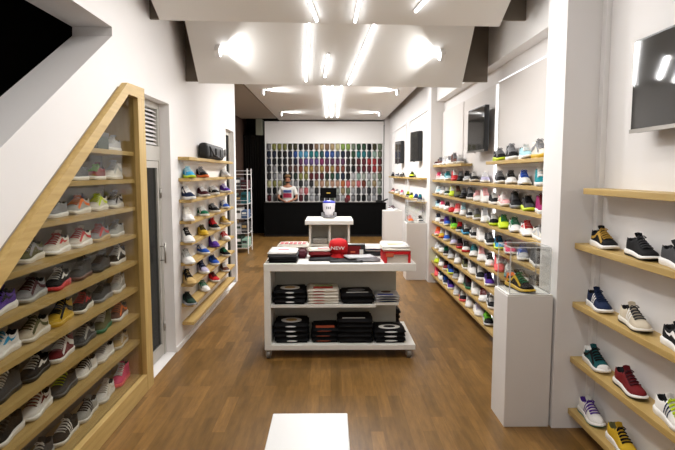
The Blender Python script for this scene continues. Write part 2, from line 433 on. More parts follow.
def m_laces(K):
    bm = bmesh.new(); n = 7 if K is KIND['high'] else 5
    s0 = .40 if n == 7 else .43
    for k in range(n):
        s = s0+.27*k/(n-1)
        for cr in (0, 1):
            pts = []
            for i in range(9):
                th = radians(52)+radians(76)*i/8
                p = pt_arch(K, s+(.022 if cr else -.006)*((i/8) if cr else 0), th); p += Vector((0, -.001, .0045)); pts.append(p)
            for a, b in zip(pts, pts[1:]): cyl(bm, a, b, .0034, n=5, caps=False)
    p = pt_arch(K, s0, pi/2)+Vector((0, 0, .008))
    for sg in (1, -1):   # the bow
        q = [p, p+Vector((sg*.014, -.006, .007)), p+Vector((sg*.026, -.010, -.004)), p+Vector((sg*.014, -.012, -.004)), p]
        for a, b in zip(q, q[1:]): cyl(bm, a, b, .0028, n=5, caps=False)
    for f in bm.faces: f.smooth = True
    return bm
def m_tongue(K):
    bm = bmesh.new()
    a = pt_arch(K, .44, pi/2)
    rows = []
    for k, (dy, dz) in enumerate(((0, .003), (.018, .010), (.032, .020), (.040, .031))):
        rows.append([a+Vector((x, dy-.25*abs(x), dz-.10*abs(x)-3*x*x)) for x in (-.021, -.011, 0, .011, .021)])
    ribbon(bm, rows)
    r = bmesh.ops.solidify(bm, geom=bm.faces[:], thickness=.007)
    return bm
MESH = {}
def shoe_mesh(part, kind, sg=0):
    k = (part, kind, sg)
    if k not in MESH:
        bm = {'upper': m_upper, 'sole': m_sole, 'swoosh_mark': m_swoosh, 'side_stripes': m_stripes, 'side_panel': m_band, 'laces': m_laces, 'tongue': m_tongue}[part](KIND[kind], *([(sg,)] if sg else []))
        bmesh.ops.recalc_face_normals(bm, faces=bm.faces[:])
        me = bpy.data.meshes.new('sneaker_'+part); bm.to_mesh(me); bm.free()
        nsl = {'upper': 4, 'sole': 2}.get(part, 1)
        for _ in range(nsl): me.materials.append(PANELW)
        MESH[k] = me
    return MESH[k]
PAL = {'white': (236, 234, 230), 'offwhite': (222, 216, 204), 'cream': (206, 194, 172), 'grey': (138, 138, 140), 'pale grey': (188, 188, 190), 'dark grey': (66, 66, 68), 'black': (15, 15, 17),
 'red': (196, 34, 38), 'dark red': (112, 26, 30), 'maroon': (74, 28, 36), 'pink': (232, 74, 120), 'pale pink': (236, 176, 176), 'coral': (244, 100, 104), 'magenta': (150, 24, 92), 'orange': (236, 118, 48),
 'yellow': (206, 168, 44), 'neon yellow': (204, 226, 48), 'neon green': (120, 206, 54), 'green': (28, 112, 76), 'dark green': (34, 58, 46), 'olive': (94, 92, 58), 'deep teal': (26, 84, 88), 'teal': (20, 132, 142), 'pale blue': (168, 208, 216), 'sky blue': (60, 160, 210),
 'blue': (36, 82, 176), 'navy': (27, 40, 70), 'purple': (84, 48, 148), 'lavender': (190, 184, 210), 'brown': (96, 58, 46), 'tan': (190, 160, 104), 'silver': (170, 170, 166), 'gold': (178, 140, 60)}
def cm(c, soft=True):
    return mat(('fabric ' if soft else 'rubber ')+c, PAL[c], .75 if soft else .5, var=.08, scale=220 if soft else 60, bump=.15 if soft else 0, spec=.18 if soft else .4)
def put(part, kind, mats, parent, sg=0):
    me = shoe_mesh(part, kind, sg)
    o = bpy.data.objects.new(part, me); COL.objects.link(o); o.parent = parent
    for i, m in enumerate(mats):
        o.material_slots[i].link = 'OBJECT'; o.material_slots[i].material = m
    return o
def shoe(loc, rz, kind, main, sole, acc, mark, label, group, lace=None, toe=None, heel=None, lining='black', out=None, size=1., detail=2):
    t = thing('sneaker', label, 'shoe', loc, rz, group); t.scale = (size, size, size)
    lace = lace or (acc if main != acc else 'white')
    put('sole', kind, [cm(sole, False), cm(out or sole, False)], t)
    put('upper', kind, [cm(main), cm(lining), cm(toe or main), cm(heel or main)], t)
    put('laces', kind, [cm(lace)], t)
    if detail > 1: put('tongue', kind, [cm(main)], t)
    if mark:
        for sg in (1, -1): put({'s': 'swoosh_mark', '3': 'side_stripes', 'p': 'side_panel'}[mark], kind, [cm(acc)], t, sg)
    return t
def describe(main, sole, acc, kind):
    w = {'run': 'running shoe', 'flat': 'sneaker', 'high': 'high-top sneaker'}[kind]
    d = f'{main} {w}'
    if acc not in (main, sole) and acc != 'black': d += f' with {acc} details'
    elif sole != main: d += f' with {sole} sole'
    return d

# ------------------------------------------------ left display case under the stairs
XF = -1.555
case = thing('display_case', 'oak-framed glass shoe case with slanted top under the stairs', 'display case', (0, 0, 0))
YA, YB = 1.2, 4.62
bm = bmesh.new(); ft = .16
prism(bm, [(YA, dz_out(YA)-.07), (4.25, 2.540), (4.275, 2.46), (YA, 1.808+.662*(YA-3.268))], XF-.05, XF)
link('slanted_rail', bm, wood('oak rail', (178, 147, 84), (197, 167, 104), 'Y', .5), case)
bm = bmesh.new(); prism(bm, [(4.25, 2.540), (YB, 2.55), (YB, 2.455), (4.275, 2.455)], XF-.05, XF)
link('top_rail', bm, OAK, case)
link('post', B(XF-.05, XF, 4.46, YB, .0, 2.455, bev=.004), OAKV, case)
link('post', B(-1.86, XF-.05, 4.46, 4.50, .0, 2.50), OAKV, case)
link('bottom_rail', B(XF-.05, XF+.0, YA, 4.46, .0, .15, bev=.004), OAK, case)
CB = mat('case backing', (150, 142, 134), .8, var=.03, scale=4)
bm = bmesh.new(); prism(bm, [(YA, .0), (4.46, .0), (4.46, 2.50), (4.2, 2.45), (YA, dz_out(YA)-.1)], -1.88, -1.86)
link('back_panel', bm, CB, case)
bm = bmesh.new(); prism(bm, [(YA, dz_out(YA)-.09), (4.155, 2.455), (4.46, 2.46), (4.46, 2.50), (4.155, 2.50), (YA, dz_out(YA)-.05)], -1.86, XF-.05)
link('sloping_lid', bm, CB, case)
def in_y(z): return 3.268+(z-1.808)/.662
CZ = [2.02, 1.80, 1.575, 1.35, 1.13, .905, .68, .455]
for z in CZ:
    y0 = max(YA, in_y(z-.03)-.02)
    link('shelf', B(-1.858, -1.606, y0, 4.46, z-.032, z), OAK, case)
link('deck', B(-1.858, XF-.05, YA, 4.46, .13, .15), OAK, case)
bm = bmesh.new(); prism(bm, [(YA, .15), (4.455, .15), (4.455, 2.45), (4.25, 2.45), (YA, 1.805+.662*(YA-3.268))], -1.598, -1.592)
link('glass_pane', bm, GLASS, case)

CASE_G = 'sneakers in the slanted glass case'
rowname = ['top', 'second', 'third', 'fourth', 'fifth', 'sixth', 'seventh', 'eighth', 'bottom']
CASE = [
 [(122, 'flat', 'pale grey', 'white', 'white', None)],
 [(122, 'high', 'offwhite', 'white', 'silver', 'p'), (104, 'flat', 'dark red', 'white', 'neon green', None), (84, 'flat', 'dark grey', 'white', 'white', None)],
 [(121, 'run', 'pale grey', 'offwhite', 'black', 'p'), (107, 'run', 'offwhite', 'offwhite', 'neon yellow', 'p'), (90, 'run', 'silver', 'offwhite', 'orange', 'p'), (73, 'flat', 'grey', 'white', 'black', None), (53, 'high', 'silver', 'white', 'navy', 'p')],
 [(122, 'flat', 'silver', 'white', 'pale grey', None), (104, 'run', 'grey', 'tan', 'red', 'p'), (84, 'run', 'offwhite', 'white', 'red', 'p'), (58, 'run', 'offwhite', 'white', 'red', 's'), (33, 'run', 'olive', 'offwhite', 'grey', 'p')],
 [(124, 'high', 'black', 'white', 'white', 'p'), (109, 'flat', 'dark grey', 'black', 'maroon', None), (90, 'high', 'dark grey', 'brown', 'grey', None), (62, 'run', 'black', 'red', 'white', 's'), (30, 'run', 'grey', 'silver', 'maroon', 'p'), (5, 'run', 'purple', 'white', 'black', 's')],
 [(123, 'high', 'silver', 'white', 'white', 's'), (108, 'run', 'dark grey', 'grey', 'black', None), (90, 'run', 'black', 'offwhite', 'red', 's'), (62, 'high', 'yellow', 'yellow', 'black', 'p'), (38, 'run', 'cream', 'offwhite', 'olive', 'p'), (8, 'run', 'white', 'white', 'sky blue', 's')],
 [(126, 'run', 'brown', 'white', 'orange', 'p'), (110, 'high', 'olive', 'green', 'olive', None), (92, 'run', 'dark grey', 'dark grey', 'silver', 'p'), (66, 'high', 'dark red', 'white', 'white', 'p'), (34, 'flat', 'black', 'black', 'white', 's'), (6, 'high', 'dark grey', 'black', 'dark grey', None)],
 [(130, 'flat', 'tan', 'offwhite', 'cream', 'p'), (112, 'flat', 'white', 'white', 'pale grey', None), (94, 'flat', 'white', 'white', 'black', '3'), (69, 'run', 'dark grey', 'dark grey', 'neon yellow', None), (40, 'run', 'white', 'white', 'dark red', 's'), (8, 'run', 'black', 'white', 'dark grey', None)],
 [(128, 'high', 'pink', 'coral', 'pink', 'p'), (113, 'flat', 'white', 'white', 'offwhite', 'p'), (92, 'flat', 'silver', 'white', 'black', '3'), (68, 'flat', 'black', 'white', 'white', '3'), (42, 'flat', 'dark grey', 'silver', 'white', None), (12, 'run', 'white', 'white', 'gold', 's')]]
def row_of_shoes(rows, zs, X, rot, unit, ordfrom, group, detail, jit=.10, size=1., ymax=None, gap=.31):
    for r, row in enumerate(rows):
        last = None
        for i, d in enumerate(row):
            px, kind, main, sole, acc, mark = d[:6]; kw = d[6] if len(d) > 6 else {}
            z = zs[r]; y = along(px, X, z+.06)
            if ymax: y = min(y, ymax if last is None else last-gap); last = y
            lab = f'{describe(main, sole, acc, kind)}, {ORD[i]} {ordfrom}, {unit[r]}'
            shoe((X, y, z+.0005), rot+random.uniform(-jit, jit), kind, main, sole, acc, mark, lab, group, detail=detail, size=size, **kw)
row_of_shoes(CASE, CZ+[.15], -1.72, radians(3), [f'{n} shelf, glass case' for n in rowname], 'from the post', CASE_G, 2, size=1.02, jit=.06, ymax=4.30)
# dark green shoe box on the top shelf of the case
t = thing('shoe_box', 'dark green shoe box on the top shelf of the glass case', 'box', (-1.735, 3.97, CZ[0]), radians(4))
link('box_body', B(-.09, .09, -.11, .11, 0, .10), cm('dark green', False), t); link('lid', B(-.094, .094, -.114, .114, .09, .125), cm('dark grey', False), t)

# ------------------------------------------------ left doors
def glazed_door(n, y0, y1, X, dark=False):
    d = struct(f'door_{n}', (lambda b: (box(b, X-.05, X, y0, y0+.05, 0, 2.53), box(b, X-.05, X, y1-.05, y1, 0, 2.53), box(b, X-.05, X, y0+.05, y1-.05, 2.47, 2.53), box(b, X-.05, X, y0+.05, y1-.05, 1.97, 2.11), b)[-1])(bmesh.new()), GREYF)
    bm = bmesh.new()
    for k in range(9):
        z = 2.125+k*.039
        box(bm, -.018, .018, y0+.05, y1-.05, -.003, .003, M=Matrix.Translation((X-.03, 0, z+.01)) @ Matrix.Rotation(radians(38), 4, 'Y'))
    struct('louvre', bm, PANELW, parent=d)
    struct('louvre_backing', B(X-.075, X-.06, y0+.02, y1-.02, 2.1, 2.5), mat('shaded grey board', (96, 94, 90), .8), parent=d)  # one even grey behind the slats
    bm = bmesh.new(); a, b_ = y0+.055, y1-.055
    box(bm, X-.045, X-.005, a, a+.045, .01, 1.965); box(bm, X-.045, X-.005, b_-.045, b_, .01, 1.965); box(bm, X-.045, X-.005, a+.045, b_-.045, .01, .12); box(bm, X-.045, X-.005, a+.045, b_-.045, 1.9, 1.965)
    struct('door_leaf', bm, GREYF, parent=d)
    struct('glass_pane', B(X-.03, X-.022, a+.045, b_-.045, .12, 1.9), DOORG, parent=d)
    bm = bmesh.new(); cyl(bm, (X+.045, b_-.03, .95), (X+.045, b_-.03, 1.15), .009); cyl(bm, (X-.005, b_-.03, .98), (X+.045, b_-.03, .98), .006); cyl(bm, (X-.005, b_-.03, 1.12), (X+.045, b_-.03, 1.12), .006)
    struct('pull_handle', bm, STEEL, smooth=True, parent=d)
    bm = bmesh.new(); cyl(bm, (X-.005, a+.02, .92), (X+.04, a+.02, .92), .01); cyl(bm, (X+.04, a+.02, .92), (X+.04, a+.13, .92), .008)
    struct('lever_handle', bm, STEEL, smooth=True, parent=d)
    for z in (.25, 1.6):
        bm = bmesh.new(); cyl(bm, (X+.005, b_+.01, z), (X+.005, b_+.01, z+.1), .011); struct('hinge', bm, STEEL, smooth=True, parent=d)
    return d
glazed_door(1, 4.64, 5.46, -1.70)
d2 = struct('door_2', (lambda b: (box(b, -1.72, -1.67, 8.36, 8.42, 0, 2.53), box(b, -1.72, -1.67, 9.0, 9.06, 0, 2.53), box(b, -1.72, -1.67, 8.42, 9.0, 2.46, 2.53), b)[-1])(bmesh.new()), GREYF)
struct('door_panel', B(-1.71, -1.685, 8.42, 9.0, 0, 2.46), BLACK, parent=d2)
# store room shelf with stacked boxes seen through the glazed door
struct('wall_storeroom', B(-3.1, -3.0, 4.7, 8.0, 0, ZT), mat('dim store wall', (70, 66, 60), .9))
rk = thing('store_shelving', 'metal shelving with shoe boxes behind the glazed left door', 'shelving', (-2.45, 5.5, 0))
for x in (-.22, .22):
    for y in (-.6, .6): link('upright', B(x-.015, x+.015, y-.015, y+.015, 0, 2.0), STEEL, rk)
for z in (.2, .6, 1.0, 1.4, 1.8): link('shelf', B(-.235, .235, -.615, .615, z-.02, z), STEEL, rk)
BOXC = ['black', 'dark grey', 'navy', 'dark red', 'dark green']
for i, z in enumerate((.2, .6, 1.0, 1.4)):
    for k in range(4):
        n = ['lowest', 'second', 'third', 'fourth'][i]; c = BOXC[(i*2+k) % 5]
        tag(link('shoe_box', B(-2.62, -2.28, 4.95+k*.28, 5.19+k*.28, z+.001, z+.14+.03*((i+k) % 3), bev=.004), cm(c, False)), f'{c} shoe box, {ORD[k]} from near end, {n} store shelf behind left door', 'box', 'shoe boxes on the store shelving')

# ------------------------------------------------ wall shelves
def wall_shelf(x0, x1, y0, y1, ztop, label, th=.034, group=None, sign=1):
    t = thing('wall_shelf', label, 'shelf', (x0 if sign < 0 else x1, (y0+y1)/2, ztop-th), 0, group)
    o = t.location
    link('board', B(x0-o.x, x1-o.x, y0-o.y, y1-o.y, 0, th, bev=.003), OAK, t)
    bm = bmesh.new(); a = sorted((0, .03*(-1 if sign > 0 else 1)))
    box(bm, a[0], a[1], y0-o.y+.08, y1-o.y-.02, -.03, 0)
    link('fixing_rail', bm, PANELW, t)
    return t
LZ = [2.02, 1.795, 1.57, 1.343, 1.117, .894, .668, .45, .25]
for i, z in enumerate(LZ):
    wall_shelf(XL, -1.478, 5.72, 8.26, z, f'{ORD[i]} oak shelf from the top on the left wall' + (', empty' if i == 8 else ''), group='oak shelves on the left wall', sign=-1)
LEFT = [
 [(188, 'run', 'sky blue', 'neon yellow', 'pale blue', 'p'), (201, 'run', 'black', 'orange', 'grey', 'p'), (224, 'flat', 'pale grey', 'white', 'white', None)],
 [(187, 'high', 'navy', 'white', 'white', 's'), (202, 'run', 'maroon', 'white', 'white', None), (213, 'flat', 'black', 'white', 'white', 'p'), (224, 'run', 'purple', 'white', 'lavender', None)],
 [(187, 'high', 'white', 'white', 'offwhite', 's'), (202, 'flat', 'green', 'white', 'white', 'p'), (213, 'flat', 'black', 'white', 'grey', 's'), (224, 'run', 'blue', 'white', 'white', 'p')],
 [(187, 'high', 'white', 'white', 'black', None), (202, 'flat', 'yellow', 'yellow', 'black', None), (213, 'high', 'black', 'white', 'red', 's'), (224, 'flat', 'tan', 'white', 'yellow', None)],
 [(187, 'high', 'white', 'white', 'silver', 's'), (202, 'flat', 'blue', 'white', 'white', 's'), (213, 'high', 'purple', 'purple', 'white', None), (224, 'flat', 'white', 'white', 'red', 'p')],
 [(188, 'high', 'tan', 'tan', 'black', 'p', dict(heel='black')), (202, 'high', 'lavender', 'white', 'navy', 'p'), (213, 'flat', 'blue', 'white', 'navy', None), (224, 'flat', 'black', 'white', 'green', 's')],
 [(188, 'run', 'dark green', 'grey', 'black', 'p'), (203, 'flat', 'white', 'white', 'green', 'p'), (213, 'flat', 'red', 'white', 'black', None), (224, 'flat', 'brown', 'white', 'brown', None)]]
row_of_shoes(LEFT, LZ[1:8], -1.535, radians(34), [f'{ORD[i+1]} left shelf' for i in range(7)], 'from near end', 'sneakers on the left wall shelves', 1, size=1.06)
# black bag on the top left shelf
t = thing('sports_bag', 'black sports bag lying on the top left wall shelf', 'bag', (-1.535, 7.1, LZ[0]))
bm = bmesh.new(); box(bm, -.06, .06, -.56, .52, .0, .19, bev=.045)
for v in bm.verts: v.co += Vector((.006*sin(9*v.co.y), 0, .012*sin(7*v.co.y)*(v.co.z > .1)))
link('bag_body', bm, mat('black nylon', (22, 20, 21), .6, bump=.4, scale=25), t, smooth=True)
for y in (-.3, .0, .26): link('pocket', B(.058, .078, y-.11, y+.11, .03, .145, bev=.01), mat('black nylon', (22, 20, 21)), t)
bm = bmesh.new()
for a, b_ in zip([(.066, -.45, .15), (.085, -.3, .05), (.088, .1, .02), (.085, .4, .06)], [(.085, -.3, .05), (.088, .1, .02), (.085, .4, .06), (.066, .5, .15)]): cyl(bm, a, b_, .012, n=6)
link('strap', bm, mat('black nylon', (22, 20, 21)), t, smooth=True)

# right display wall
RZ = [1.975, 1.740, 1.515, 1.29, 1.06, .835, .61, .385, .165]
RG = 'oak shelves on the right display wall'
wall_shelf(1.70, 1.848, 4.085, 5.93, RZ[0], 'short oak shelf, nearer end, top of right display wall', group=RG)
wall_shelf(1.70, 1.848, 7.05, 9.0, RZ[0], 'short oak shelf, far end, top of right display wall, beyond the screen', group=RG)
for i, z in enumerate(RZ[1:]):
    wall_shelf(1.70, 1.848, 4.085, 9.01, z, f'{ORD[i]} full-length oak shelf from the top on the right display wall', group=RG)
h, f_, r_ = 'high', 'flat', 'run'
RIGHT = [
 [(436, f_, 'pale pink', 'white', 'pink', None), (441, f_, 'white', 'white', 'grey', None), (448, r_, 'pale blue', 'white', 'teal', 'p'), (455, h, 'red', 'red', 'red', None), (461, r_, 'black', 'black', 'grey', None), (467, r_, 'pale grey', 'white', 'black', 'p'), (474, r_, 'black', 'offwhite', 'black', None), (485, f_, 'lavender', 'white', 'white', None), (500, r_, 'black', 'white', 'grey', 'p'), (511, r_, 'white', 'white', 'black', 'p'), (524, r_, 'white', 'white', 'blue', '3'), (541, h, 'teal', 'white', 'teal', None)],
 [(435, r_, 'pale blue', 'white', 'white', 'p'), (440, f_, 'white', 'white', 'pale grey', None), (445, f_, 'dark green', 'white', 'white', 's'), (450, h, 'neon yellow', 'neon yellow', 'white', None), (456, h, 'olive', 'black', 'brown', None), (461, r_, 'black', 'black', 'grey', None), (467, h, 'black', 'white', 'grey', None), (473, f_, 'white', 'white', 'pale pink', 'p'), (481, h, 'white', 'white', 'pale pink', None), (490, f_, 'black', 'white', 'black', None), (499, r_, 'pale pink', 'offwhite', 'white', 'p'), (512, h, 'black', 'grey', 'dark grey', 'p'), (525, r_, 'dark grey', 'neon yellow', 'black', 'p'), (539, h, 'magenta', 'white', 'dark red', None)],
 [(435, f_, 'pale blue', 'white', 'navy', 's'), (440, f_, 'white', 'white', 'pink', 's'), (445, f_, 'white', 'white', 'black', None), (449.5, f_, 'red', 'red', 'white', None), (455, r_, 'pale pink', 'white', 'coral', 'p'), (460, h, 'white', 'white', 'pale blue', None), (467, f_, 'black', 'white', 'black', None), (473, r_, 'olive', 'white', 'grey', 'p'), (481, h, 'white', 'white', 'pale grey', None), (489, f_, 'black', 'neon yellow', 'black', None), (499, r_, 'neon yellow', 'neon yellow', 'green', None), (511, r_, 'white', 'white', 'green', 'p'), (524, r_, 'white', 'white', 'red', 's'), (539, f_, 'offwhite', 'white', 'pale grey', 'p')],
 [(435, f_, 'white', 'white', 'navy', 's'), (440, f_, 'maroon', 'white', 'white', None), (446, r_, 'blue', 'white', 'purple', 'p'), (454, h, 'neon green', 'neon yellow', 'black', 'p'), (460, f_, 'black', 'white', 'red', 's'), (466, r_, 'black', 'sky blue', 'black', None), (474, f_, 'black', 'white', 'white', 's'), (480, h, 'white', 'white', 'white', None), (489, r_, 'black', 'white', 'grey', None), (499, r_, 'sky blue', 'neon yellow', 'black', 'p'), (509, r_, 'pink', 'white', 'grey', None), (523, r_, 'pale grey', 'white', 'blue', 'p'), (538, h, 'dark grey', 'white', 'grey', None)],
 [(436, r_, 'coral', 'white', 'orange', 'p'), (441, r_, 'yellow', 'orange', 'white', None), (447, h, 'blue', 'white', 'blue', None), (454, r_, 'lavender', 'white', 'grey', 'p'), (460, f_, 'maroon', 'red', 'black', None), (466, f_, 'white', 'red', 'black', 's'), (474, r_, 'white', 'white', 'teal', 'p'), (481, h, 'white', 'white', 'pale pink', None), (489, f_, 'white', 'white', 'black', 's'), (498, h, 'coral', 'coral', 'white', None), (509, r_, 'grey', 'teal', 'white', 'p'), (522, f_, 'white', 'white', 'grey', None), (536, r_, 'dark grey', 'black', 'grey', None)],
 [(436, f_, 'pale grey', 'white', 'white', None), (440, f_, 'white', 'white', 'grey', 's'), (444, f_, 'black', 'white', 'green', 's'), (450, r_, 'pale grey', 'white', 'grey', 'p'), (458, h, 'white', 'white', 'pale grey', None), (466, f_, 'olive', 'white', 'black', None), (472, h, 'white', 'white', 'grey', 's'), (480, h, 'black', 'white', 'black', None), (489, r_, 'purple', 'white', 'black', 's'), (502, f_, 'grey', 'white', 'black', None)],
 [(435, f_, 'neon yellow', 'neon yellow', 'white', None), (440, f_, 'white', 'white', 'grey', None), (444, f_, 'dark red', 'white', 'black', None), (449, r_, 'blue', 'neon yellow', 'navy', 'p'), (454, f_, 'grey', 'white', 'black', None), (459, h, 'white', 'white', 'white', None), (465, h, 'black', 'green', 'maroon', None), (471, h, 'white', 'white', 'silver', None), (480, f_, 'white', 'white', 'dark red', '3'), (488, f_, 'black', 'white', 'white', 's'), (497, r_, 'purple', 'pink', 'blue', 'p')],
 [(435, h, 'coral', 'coral', 'pink', None), (440, f_, 'white', 'white', 'navy', 's'), (444, f_, 'navy', 'white', 'blue', None), (450, f_, 'purple', 'white', 'navy', 's'), (457, f_, 'pale grey', 'white', 'white', None), (463, f_, 'black', 'coral', 'black', None), (469, h, 'white', 'white', 'pale grey', None), (478, f_, 'white', 'white', 'lavender', None), (488, r_, 'black', 'pale grey', 'neon green', 'p')]]
row_of_shoes(RIGHT, RZ[1:], 1.775, radians(-9), [f'{ORD[i]} long right shelf' for i in range(8)], 'from far end', 'sneakers on the right display wall', 1, size=1.12, ymax=8.84, gap=.335)
TOPN = [(500, r_, 'black', 'neon yellow', 'grey', 'p'), (512, h, 'black', 'white', 'grey', 'p'), (526, r_, 'pale blue', 'white', 'pale blue', None), (541, h, 'offwhite', 'yellow', 'grey', 'p')]
row_of_shoes([TOPN], [RZ[0]], 1.775, radians(-6), ['short top right shelf'], 'from far end', 'sneakers on the right display wall', 1, size=1.12)
TOPF = [(436, f_, 'maroon', 'white', 'white', None), (441, f_, 'brown', 'white', 'grey', None), (446, r_, 'pale grey', 'white', 'white', None), (450, f_, 'white', 'white', 'grey', None), (455, h, 'brown', 'offwhite', 'grey', None), (460, f_, 'grey', 'white', 'white', None)]
row_of_shoes([TOPF], [RZ[0]], 1.775, radians(-6), ['shelf beyond the screen'], 'from far end', 'sneakers on the right display wall', 1, size=1.12)

# right front wall
FZ = [1.747, 1.36, .94, .54, .155]
for i, z in enumerate(FZ):
    wall_shelf(1.72, XR, 1.0, 3.752 if i else 3.66, z, f'{ORD[i]} oak shelf from the top on the right front wall' + ('' if i else ', empty'), th=.04, group='oak shelves on the right front wall')
FRONT = [
 [(604, r_, 'black', 'white', 'gold', 'p'), (642, r_, 'black', 'white', 'dark grey', None, dict(out='black')), (680, r_, 'dark grey', 'white', 'black', None)],
 [(599, r_, 'navy', 'white', 'white', '3', dict(lace='navy')), (635, r_, 'cream', 'offwhite', 'white', '3', dict(lace='dark grey', out='black')), (682, r_, 'black', 'white', 'white', 's')],
 [(596, r_, 'deep teal', 'white', 'black', 'p', dict(lining='white', heel='white', toe='white')), (630, r_, 'dark red', 'white', 'maroon', None, dict(out='black')), (674, r_, 'white', 'white', 'navy', '3', dict(lace='neon yellow', toe='silver'))],
 [(591, r_, 'white', 'white', 'purple', '3', dict(lining='purple', out='teal')), (622, r_, 'yellow', 'white', 'black', None, dict(lining='olive'))]]
row_of_shoes(FRONT, FZ[1:], 1.80, radians(-4), [f'{ORD[i+1]} shelf, right front wall' for i in range(4)], 'from the pillar', 'sneakers on the right front wall', 2, jit=.03, size=1.03)

# far right shelves
fs = [(9.95, 12.3, 1.76, 'upper nearer'), (12.5, 15.2, 1.76, 'upper farther'), (9.95, 12.3, 1.33, 'lower nearer'), (12.5, 15.2, 1.33, 'lower farther')]
for a, b_, z, n in fs: wall_shelf(1.63, 1.78, a, b_, z, f'{n} oak shelf on the far right wall beyond the pillar', group='oak shelves on the far right wall')
FARR = [[(393, f_, 'black', 'black', 'grey', None), (397, f_, 'navy', 'pale grey', 'navy', None), (402, r_, 'black', 'grey', 'black', None)],
        [(412, r_, 'neon yellow', 'black', 'black', 'p')],
        [(393, f_, 'pale pink', 'white', 'maroon', None), (397, f_, 'white', 'white', 'grey', None), (402, r_, 'pale grey', 'white', 'pink', None)],
        [(408, r_, 'black', 'white', 'neon yellow', 'p'), (411.5, f_, 'neon yellow', 'neon yellow', 'black', None), (416, f_, 'navy', 'white', 'blue', None), (420, r_, 'navy', 'grey', 'teal', None)]]
row_of_shoes(FARR, [1.76, 1.76, 1.33, 1.33], 1.70, radians(-15), ['upper farther shelf past pillar', 'upper nearer shelf past pillar', 'lower farther shelf past pillar', 'lower nearer shelf past pillar'], 'from far end', 'sneakers on the far right wall', 1)

# ------------------------------------------------ pedestals
def pedestal(x0, x1, y0, y1, hgt, label, glass_h=0):
    cx, cy_ = (x0+x1)/2, (y0+y1)/2; w, d = (x1-x0)/2, (y1-y0)/2
    t = thing('display_pedestal', label, 'pedestal', (cx, cy_, 0), 0, 'white display pedestals')
    link('plinth_body', B(-w, w, -d, d, 0, hgt-.012, bev=.004), PEDW, t)
    link('top_plate', B(-w+.003, w-.003, -d+.003, d-.003, hgt-.012, hgt, bev=.003), WHITE, t)
    if glass_h:
        k = thing('glass_cover', 'clear acrylic box cover on ' + label, 'display cover', (cx, cy_, hgt), 0, 'clear covers on the pedestals')
        bm = bmesh.new(); g = .006; a, b_ = w-.02, d-.02
        box(bm, -a, a, -b_, -b_+g, .001, glass_h); box(bm, -a, a, b_-g, b_, .001, glass_h)
        box(bm, -a, -a+g, -b_+g, b_-g, .001, glass_h); box(bm, a-g, a, -b_+g, b_-g, .001, glass_h); box(bm, -a, a, -b_, b_, glass_h, glass_h+g)
        link('acrylic_box', bm, ACRYL, k)
        bm = bmesh.new(); e = .0035
        for z in (.004, glass_h+g):
            for y in (-b_, b_): box(bm, -a, a, y-e, y+e, z-e, z+e)
            for x in (-a, a): box(bm, x-e, x+e, -b_, b_, z-e, z+e)
        for x in (-a, a):
            for y in (-b_, b_): box(bm, x-e, x+e, y-e, y+e, .004, glass_h)
        link('polished_edges', bm, EDGE, k)
    return t
pedestal(1.264, 1.594, 3.775, 4.09, .985, 'nearest white pedestal beside the right pillar', .33)
pedestal(1.31, 1.655, 9.22, 9.60, .995, 'white pedestal in front of the far right shelves', .36)
pedestal(1.20, 1.62, 12.1, 12.5, 1.0, 'farthest white pedestal near the black counter')
shoe((1.405, 3.93, .987), radians(14), 'run', 'black', 'yellow', 'yellow', 'p', 'black sneaker with yellow, green and orange parts under the near clear cover', 'sneakers on the pedestals', lace='green', heel='orange', toe='black', lining='orange', out='black', detail=2, size=1.05)
shoe((1.395, 9.42, .997), radians(4), 'run', 'orange', 'white', 'pale pink', 'p', 'orange and pink sneaker under the far clear cover', 'sneakers on the pedestals', detail=1)
shoe((1.57, 9.40, .997), radians(-4), 'flat', 'white', 'white', 'black', 's', 'white sneaker with black toe under the far clear cover', 'sneakers on the pedestals', toe='black', detail=1)
shoe((1.43, 12.3, 1.002), radians(40), 'run', 'pale grey', 'white', 'maroon', 'p', 'grey and maroon sneaker on the farthest pedestal', 'sneakers on the pedestals', detail=1)

# ------------------------------------------------ screens
def screen(name_label, x, y0, y1, z0, z1, frame, rz=0., tilt=0., th=.05):
    w, hh = (y1-y0)/2, (z1-z0)/2
    t = thing('wall_screen', name_label, 'television', (x, (y0+y1)/2, (z0+z1)/2), rz, 'wall mounted screens'); t.rotation_euler = (0, tilt, rz)
    link('casing', B(-.022, th-.022, -w, w, -hh, hh, bev=.004), BLACKP, t)
    link('display_panel', B(-.027, -.022, -w+.012, w-.012, -hh+.022, hh-.012), SCREEN, t)
    link('bottom_bezel', B(-.030, -.022, -w, w, -hh-.004, -hh+.018), frame, t)
    link('status_lug', B(-.028, -.02, -.03, .03, -hh-.018, -hh-.004), frame, t)
    link('wall_bracket', B(th-.022, th+.03, -.12, .12, -.12, .12), BLACKP, t)
    return t
screen('large screen on the right front wall above the empty shelf', 1.79, 2.24, 3.20, 2.085, 2.61, STEEL, 0, 0)
screen('screen above the shoe shelves of the right display wall', 1.745, 6.13, 6.78, 2.10, 2.615, STEEL, radians(2))
screen('nearer of two screens on the far right wall', 1.67, 10.48, 10.92, 2.08, 2.66, BLACKP, radians(12), th=.08)
screen('farther of two screens on the far right wall', 1.67, 13.05, 13.52, 2.08, 2.62, BLACKP, radians(10), th=.08)

